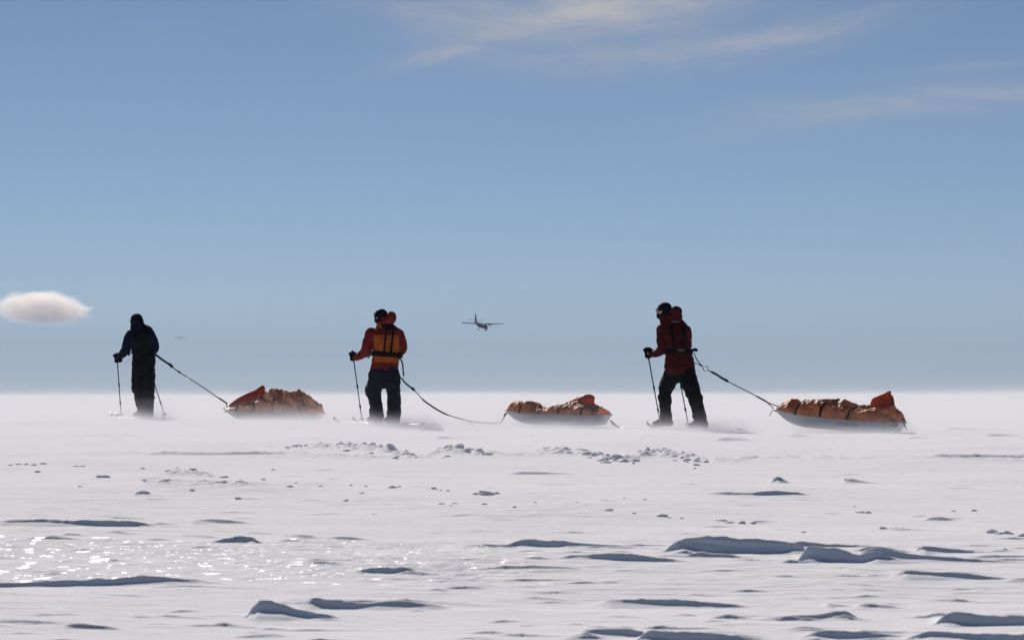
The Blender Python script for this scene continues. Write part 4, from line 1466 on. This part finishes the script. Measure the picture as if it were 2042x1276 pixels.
# sled on the slack line of the skier with the orange panel
sl2 = Sled((1012, 822, 43.6), (1207, 827, 42.9),
           [(1012, 822), (1018, 818), (1022, 806), (1030, 803.5), (1045, 802), (1060, 801.5), (1067, 804), (1072, 811), (1080, 813.5), (1092, 814), (1104, 814.5), (1112, 810.5), (1122, 809), (1131, 806), (1142, 804), (1160, 805), (1175, 806.5), (1186, 811), (1198, 816), (1208, 821), (1214, 827), (1218, 828)],
           'white haul sled with low peach cover and crumpled red flap bunched on top', depth=.17, seed=15, cover=M_COVER, folds=.040, dome=.45)
sl2.sheet([(1126, 808), (1135, 800), (1144, 794), (1152, 789.5), (1162, 787), (1172, 785.5), (1181, 788), (1186, 793), (1184.5, 802), (1184, 810), (1172, 809), (1155, 807), (1140, 807)], -.09, M_FLAP, 'cover_flap', 43, .022, dy=.02)
sl2.sheet([(1132, 806), (1150, 799), (1162, 803), (1176, 806), (1186, 809), (1186, 816), (1160, 818), (1136, 816)], -.07, M_COVER, 'cover_fold', 45, .012, dy=-.08)
for a_b in ((1131, 1133), (1175, 1188)):
    sl2.strap(a_b[0], a_b[1], .028)
for xx_ in (1052, 1091, 1196):
    sl2.strap(xx_, xx_ + 2, .022, -1.0, -.86)
sl2.letters('ACAPULKA', 1132, 837, 40 * sl2.m, 6.5 * sl2.m)
sl2.rope([(1014, 820, 0), (1018, 811, 0), (1024, 803, 0), (1031, 800.5, 0), (1037, 803, 0), (1039, 806, -.05)], .010, 'rope_loop')
sl2.rope([(1012, 821, 0), (1018, 816, -.03), (1023, 818, -.06), (1016, 822, -.06), (1011, 824, -.02)], .012, 'bow_knot')
sl2.rope([(1075, 813, -.05), (1077, 809, -.05), (1080, 813, -.05)], .012, 'toggle')

# sled of the skier in navy
sl1 = Sled((451, 818.5, 48.0), (634, 824, 47.3),
           [(451, 818), (458, 815), (470, 813), (490, 812), (506, 808), (520, 799), (530, 790), (536, 785), (541, 781.5), (548, 782), (556, 782.5), (566, 784), (577, 785.5), (582, 790), (588, 787), (597, 784), (603, 787), (610, 792), (617, 797), (623, 801), (626, 808), (631, 813), (634, 821), (646, 824)],
           'white haul sled with tall crumpled tan load and an orange flap raised at its bow', depth=.155, seed=25, cover=M_COVER1, folds=.10, dome=.40, fold_dir=1.1, wid=.30)
sl1.sheet([(457, 816), (470, 806), (485, 801), (500, 797), (515, 792), (528, 789), (536, 800), (520, 812), (490, 817), (470, 818)], -.05, M_COVER, 'cover_lining', 57, .02, dy=.06)
sl1.sheet([(452, 814), (458, 806), (468, 798), (480, 790.5), (495, 783.5), (508, 778), (516, 772.5), (522, 768.5), (527, 769.5), (528.5, 778), (527, 790), (522, 797), (505, 803), (485, 808), (466, 814)], .16, M_FLAP, 'cover_flap', 53, .008, dy=-.02)
for ol_, ly_, le_ in (([(514, 800), (522, 794.5), (534, 792.5), (543, 794), (536, 797.5), (526, 801), (518, 803)], -.24, 3.6),
                      ([(486, 816), (496, 812.5), (506, 812), (514, 815), (505, 818), (494, 818.5)], -.31, 3.0),
                      ([(539, 786), (542, 779.5), (550, 781), (560, 781.5), (570, 784), (562, 788), (549, 789)], -.02, .3),
                      ([(584, 790), (592, 783), (600, 782), (604, 788), (596, 792)], -.04, .3)):
    sl1.sheet(ol_, -.02, M_SUNLIT_TAN, 'cover_fold', 61, .02, dy=ly_, lean=le_)  # added pale sheets, sunlit patches of the load put into their colour
for xx_ in (489, 525, 563):
    sl1.strap(xx_, xx_ + 1, .022, -1.0, -.80)
sl1.rope([(592, 803, -.26), (595, 812, -.31), (599, 822, -.33), (603, 831, -.31)], .010, 'dark_cord', M_WEB)
sl1.rope([(607, 822, -.31), (614, 826, -.32), (622, 830, -.31), (629, 831, -.30), (630, 826, -.30), (622, 822, -.29)], .007, 'rope_loop')
sl1.rope([(601, 786, -.06), (602, 795, -.20), (605, 806, -.29), (611, 816, -.31)], .009, 'dark_cord', M_WEB)
sl1.rope([(451, 818, 0), (456, 814, -.02), (461, 816, -.05), (454, 820, -.04), (449, 821, 0)], .010, 'bow_knot')

# ------------------------------------------------------------------ hauling lines
def w3(px, py, d): return at(px, py, d)


def tow(label, parts_, org):
    root = tag(empty('tow_line', org), label, 'tow line', 'hauling lines from skier to sled')
    for nm, pts, r, mat, n in parts_:
        P = [w3(*q) - org for q in pts]
        link(nm, rope_mesh(cr(P, n), r), mat, root)
    return root


tl3 = tow('taut hauling line with a steel ring running from the dark red skier to the sled', [
    ('leader', [(1384, 704, 42.05), (1387, 712, 41.98), (1392, 720, 41.9), (1397.5, 727.5, 41.8)], .008, M_STEEL, 4),
    ('leader', [(1384, 723, 41.9), (1390, 725, 41.85), (1397.5, 728, 41.8)], .006, M_STEEL, 4),
    ('knot', [(1395.5, 726.5, 41.8), (1398.5, 729, 41.8)], .014, M_ROPE, 3),
    ('leader', [(1398, 728.5, 41.8), (1403, 731.5, 41.76)], .007, M_BRICK, 3),
    ('bungee', [(1411, 737.5, 41.68), (1419, 741.5, 41.62)], .007, M_BUNGEE, 3),
    ('bungee', [(1419, 741.5, 41.62), (1426, 745, 41.56), (1431, 748, 41.5), (1440, 754, 41.4), (1449, 759, 41.35)], .017, M_BUNGEE, 4),
    ('knot', [(1446, 757, 41.35), (1450, 759.5, 41.34)], .021, M_ROPE, 3),
    ('rope', [(1449, 759, 41.35), (1480, 775, 41.0), (1510, 790.5, 40.7), (1527, 800, 40.5)], .0075, M_THINROPE, 6),
    ('splice', [(1509, 790, 40.7), (1518, 795, 40.6), (1528, 800.5, 40.5)], .012, M_ROPE, 4),
    ('bridle', [(1527, 800, 40.5), (1540, 806, 40.35), (1562, 812.5, 40.2)], .007, M_THINROPE, 5),
    ('bridle', [(1527, 800, 40.5), (1537, 809, 40.35), (1546, 818, 40.2)], .007, M_THINROPE, 5)], w3(1397.5, 727.5, 41.8))
bm = bmesh.new()
rc = w3(1407, 734.6, 41.72) - tl3.location
tube(bm, [(rc + Vector((math.cos(a * math.pi / 12) * .033, .008 * math.sin(a * math.pi / 6), math.sin(a * math.pi / 12) * .033)), .0065, .0065) for a in range(25)], Vector((0, 1, 0)), 8, cap=False)
link('steel_ring', bm_mesh(bm), M_STEEL, tl3)

tow('slack hauling line sagging to the snow behind the skier with the orange panel', [
    ('leader', [(794, 748, 44.35), (799, 753, 44.3), (804, 757, 44.25)], .010, M_ROPE, 4),
    ('bungee', [(803, 756, 44.25), (806, 761, 44.22), (815, 769, 44.2), (823, 775.5, 44.15)], .013, M_BUNGEE, 5),
    ('knot', [(822, 774, 44.15), (825, 777, 44.15)], .022, M_BUNGEE, 3),
    ('rope', [(825, 777, 44.15), (833, 785, 44.1), (843, 797, 44.05)], .007, M_THINROPE, 5),
    ('sleeve', [(843, 796, 44.05), (846, 799, 44.03), (860, 809, 44.0), (876, 819, 43.9), (892, 827, 43.85)], .0125, M_ROPE, 5),
    ('rope', [(892, 827, 43.85), (912, 833, 43.8), (934, 839, 43.75), (960, 842.5, 43.7), (985, 843.8, 43.65), (998, 843, 43.65)], .008, M_THINROPE, 6),
    ('cord_end', [(934, 839, 43.75), (939, 844, 43.6), (943, 848, 43.5)], .006, M_THINROPE, 4),
    ('rope', [(998, 843, 43.65), (1003, 836, 43.62), (1007, 828, 43.6), (1011, 823, 43.6)], .008, M_THINROPE, 6),
    ('knot', [(1006, 829, 43.6), (1008, 825, 43.6)], .016, M_ROPE, 3)], w3(843, 797, 44.05))

tow('straight hauling line from the hip of the navy skier down to the crumpled sled', [
    ('bungee', [(309, 706, 49.4), (318, 713, 49.3), (330, 721.5, 49.2), (341, 728.5, 49.1)], .019, M_BUNGEE, 5),
    ('knot', [(338, 726, 49.1), (343, 731, 49.08)], .026, M_BUNGEE, 3),
    ('rope', [(342, 729.5, 49.1), (356, 741, 49.0), (400, 769, 48.5), (438, 795, 48.15)], .009, M_THINROPE, 6),
    ('knot', [(355, 740, 49.0), (359, 743, 48.98)], .017, M_ROPE, 3),
    ('splice', [(438, 794.5, 48.15), (445, 799, 48.1), (452, 804, 48.0)], .014, M_ROPE, 4),
    ('rope', [(451, 803, 48.0), (453, 812, 48.0), (452, 818, 48.0)], .009, M_ROPE, 4)], w3(356, 741, 49.0))

# ------------------------------------------------------------------ aircraft
M_PLANE_RED = principled('aircraft_red_paint', (.075, .012, .020), .7, .1)[0]
M_PLANE_NAVY = principled('aircraft_navy_paint', (.012, .022, .075), .7, .1)[0]
M_PLANE_GLINT = principled('aircraft_glint_white', (.7, .7, .72), .2, .6)[0]  # glossy white used only for the added sun glint
M_PLANE_WING = principled('aircraft_wing_paint', (.02, .045, .075), .7, .1)[0]
M_GLASS = principled('cockpit_glass', (.01, .012, .015), .7, .1)[0]


def foil(bm, root_le, root_te, tip_le, tip_te, th, axis_up):
    """a tapered lifting surface with a rounded section"""
    up = Vector(axis_up)
    rows = []
    for le, te, k in ((root_le, root_te, 1.0), (tip_le, tip_te, .75)):
        le, te = Vector(le), Vector(te)
        r_ = []
        for f, t_ in ((0, .0), (.08, .55), (.3, 1.0), (.65, .7), (1.0, .08)):
            r_.append((le.lerp(te, f), th * k * t_ * .5))
        up_ = [bm.verts.new(q + up * h_) for q, h_ in r_]
        dn_ = [bm.verts.new(q - up * h_) for q, h_ in reversed(r_[1:])]
        rows.append(up_ + dn_)
    a, b = rows
    for k in range(len(a)):
        bm.faces.new((a[k], a[(k + 1) % len(a)], b[(k + 1) % len(a)], b[k]))
    bm.faces.new(list(reversed(a))); bm.faces.new(b)
    bmesh.ops.recalc_face_normals(bm, faces=bm.faces[:])


def aircraft(loc, rot, label):
    root = tag(empty('aircraft', loc, rot), label, 'aircraft', 'twin-propeller ski planes in the air')
    up = (0, 0, 1)
    bm = bmesh.new()
    loft(bm, [(8.2, 0, -.35, .25, .25), (7.4, 0, -.2, .55, .5), (6.2, 0, .0, .75, .72), (5.0, 0, .25, .85, .95), (2.5, 0, .25, .88, 1.0), (-1.0, 0, .25, .86, .98), (-4.0, 0, .5, .6, .7), (-7.4, 0, .95, .2, .3)], (0, 1, 0), 16, 3)
    fus = link('fuselage', bm_mesh(bm), M_PLANE_RED, root)
    bm = bmesh.new()
    loft(bm, [(7.6, 0, .02, .42, .3), (6.3, 0, .45, .72, .5), (5.0, 0, .72, .80, .55)], (0, 1, 0), 14, 3)
    link('nose_deck', bm_mesh(bm), M_PLANE_NAVY, fus)
    bm = bmesh.new()
    for s_ in (-1, 1):
        strip(bm, [(6.35, .1 * s_, .95), (6.2, .45 * s_, .9), (5.6, .74 * s_, .8)], (-.5, 0, .8), .55, .06)
    link('windscreen', bm_mesh(bm), M_GLASS, fus)
    for s_ in (-1, 1):
        for k in range(5):
            bm = bmesh.new()
            bmesh.ops.create_cube(bm, size=1, matrix=Matrix.Translation((3.6 - k * 1.0, .87 * s_, .55)) @ Matrix.Diagonal((.45, .05, .4, 1)))
            link('window', bm_mesh(bm), M_GLASS, fus, smooth=False)
    for s_ in (-1, 1):
        bm = bmesh.new()
        foil(bm, (3.0, 0, 1.28), (1.0, 0, 1.28), (3.0, 9.9 * s_, 1.50), (1.05, 9.9 * s_, 1.50), .36, up)
        wg = link('wing', bm_mesh(bm), M_PLANE_WING, root)
        bm = bmesh.new()
        foil(bm, (1.25, 1.0 * s_, 1.16), (.45, 1.0 * s_, .78), (1.25, 9.0 * s_, 1.36), (.55, 9.0 * s_, 1.02), .14, up)
        link('flap', bm_mesh(bm), M_PLANE_WING, wg)
        bm = bmesh.new()
        tube(bm, [(Vector((2.2, .8 * s_, -.45)), .10, .05), (Vector((2.2, 3.6 * s_, 1.25)), .10, .05)], (1, 0, 0), 8)
        link('strut', bm_mesh(bm), M_PLANE_WING, root)
        bm = bmesh.new()
        loft(bm, [(4.6, 2.9 * s_, 1.05, .22, .25), (3.9, 2.9 * s_, 1.05, .42, .45), (2.6, 2.9 * s_, 1.1, .42, .45), (.9, 2.9 * s_, 1.25, .18, .2)], (0, 1, 0), 12, 3)
        en = link('engine', bm_mesh(bm), M_PLANE_NAVY, root)
        for k in range(3):
            a = R(120 * k + 25)
            bm = bmesh.new()
            c0 = Vector((4.7, 2.9 * s_, 1.05))
            dr = Vector((0, math.cos(a), math.sin(a)))
            strip(bm, [c0, c0 + dr * .7, c0 + dr * 1.28], (.5, -math.sin(a), math.cos(a)), .17, .03)
            link('propeller_blade', bm_mesh(bm), M_RUBBER, en)
        bm = bmesh.new()
        foil(bm, (-5.9, 0, 1.9), (-7.5, 0, 1.9), (-6.1, 3.15 * s_, 1.95), (-7.4, 3.15 * s_, 1.95), .2, up)
        link('tailplane', bm_mesh(bm), M_PLANE_WING, root)
        bm = bmesh.new()
        tube(bm, [(Vector((1.3, .7 * s_, -.5)), .10, .10), (Vector((1.2, 1.75 * s_, -1.35)), .09, .09)], (1, 0, 0), 8)
        lg = link('landing_leg', bm_mesh(bm), M_PLANE_NAVY, root)
        bm = bmesh.new()
        loft(bm, [(2.8, 1.8 * s_, -1.25, .2, .05), (2.3, 1.8 * s_, -1.5, .26, .09), (.3, 1.8 * s_, -1.5, .26, .09), (-.2, 1.8 * s_, -1.45, .2, .05)], (0, 1, 0), 8, 3)
        link('landing_ski', bm_mesh(bm), M_PLANE_WING, lg)
    bm = bmesh.new()
    tube(bm, [(Vector((6.0, 0, -.6)), .09, .09), (Vector((6.0, 0, -1.4)), .08, .08)], (1, 0, 0), 8)
    lg = link('landing_leg', bm_mesh(bm), M_PLANE_NAVY, root)
    bm = bmesh.new()
    loft(bm, [(7.0, 0, -1.2, .2, .05), (6.6, 0, -1.45, .24, .08), (5.2, 0, -1.45, .2, .05)], (0, 1, 0), 8, 3)
    link('landing_ski', bm_mesh(bm), M_PLANE_WING, lg)
    bm = bmesh.new()
    foil(bm, (-4.6, 0, 1.0), (-7.5, 0, 1.0), (-6.7, 0, 4.75), (-8.0, 0, 4.75), .34, (0, 1, 0))
    link('fin', bm_mesh(bm), M_PLANE_NAVY, root)
    bm = bmesh.new()
    ball(bm, (-3.4, 0, 1.35), .55, .40, .35, None, 2)  # blob added to give a sun glint near the fin, no real part
    link('glint_blob', bm_mesh(bm), M_PLANE_GLINT, root)
    return root


def copy_tree(o, parent=None):
    c_ = o.copy(); COL.objects.link(c_)
    if parent is not None: c_.parent = parent
    for ch in list(o.children): copy_tree(ch, c_)
    return c_


plane = aircraft(at(958.5, 650, 1290), (R(-1.0), R(7.0), R(-68)), 'twin-propeller ski plane descending low between two of the skiers, high wings and tall dark fin')
far_plane = copy_tree(plane)
far_plane.location = at(359, 674.5, 4700)
far_plane.rotation_euler = (R(1), R(3), R(-80))
far_plane['label'] = 'tiny faint aircraft in the haze beside the navy skier, barely darker than the sky'

# ------------------------------------------------------------------ the small lens-shaped cloud, far off
cd_ = 11500.0
cc = at(84, 617.5, cd_)
km = cd_ / FPX
bm = bmesh.new()
bmesh.ops.create_icosphere(bm, subdivisions=4, radius=1.0, matrix=Matrix.Diagonal((118 * km, 190, 44 * km, 1)))
cloud_me = bm_mesh(bm)
m_cloud = bpy.data.materials.new('cloud_vapour')
m_cloud.use_nodes = True
t = NT(m_cloud.node_tree)
oc = t.n('ShaderNodeTexCoord').outputs['Object']
q_ = t.mapping(oc, scale=(1 / (100 * km), 1 / 170, 1 / (37 * km)))
qx, qy, qz = t.sep(q_)
# lens: flat belly, domed back, torn towards the right
zz_ = t.m('ADD', qz, t.m('MULTIPLY', qx, .12))
zz_ = t.m('MULTIPLY', zz_, t.m('ADD', 1.0, t.m('MULTIPLY', t.m('LESS_THAN', zz_, 0.0), .12)))
r2 = t.m('ADD', t.m('ADD', t.m('POWER', t.m('ABSOLUTE', qx), 2.6), t.m('MULTIPLY', qy, qy)), t.m('POWER', t.m('ABSOLUTE', zz_), 2.0))
nz_ = t.noise(t.mapping(oc, scale=(.016, .016, .036)), 1.0, 6, .58, .5)
tear = t.noise(t.mapping(oc, rot=(0, .12, 0), scale=(.006, .01, .075)), 1.0, 5, .6, .3)
edge_ = t.m('ADD', t.m('MULTIPLY', t.m('SUBTRACT', nz_, .5), 1.8), t.m('MULTIPLY', t.m('MULTIPLY', t.m('SUBTRACT', tear, .5), 1.9), t.ss(qx, .2, 1.0)))
hump = t.m('MULTIPLY', t.m('EXPONENT', t.m('MULTIPLY', t.m('POWER', t.m('DIVIDE', t.m('SUBTRACT', qx, .10), .34), 2.0), -1.0)), t.m('MULTIPLY', t.ss(zz_, .1, .8), .26))
body_ = t.m('ADD', t.m('ADD', t.m('SUBTRACT', 1.0, r2), edge_), hump)
pv = t.n('ShaderNodeVolumePrincipled')
pv.inputs['Color'].default_value = (.99, .94, .865, 1)
pv.inputs['Anisotropy'].default_value = .5
t.put(pv.inputs['Density'], t.m('MULTIPLY', t.ss(body_, 0.0, .75), .0105))
o = t.n('ShaderNodeOutputMaterial')
t.t.links.new(pv.outputs[0], o.inputs['Volume'])
m_cloud.cycles.volume_step_rate = .35
cl = link('cloud', cloud_me, m_cloud, smooth=False)
cl.location = cc
tag(cl, 'small cream lens-shaped cloud low over the horizon beyond the navy skier', 'cloud')
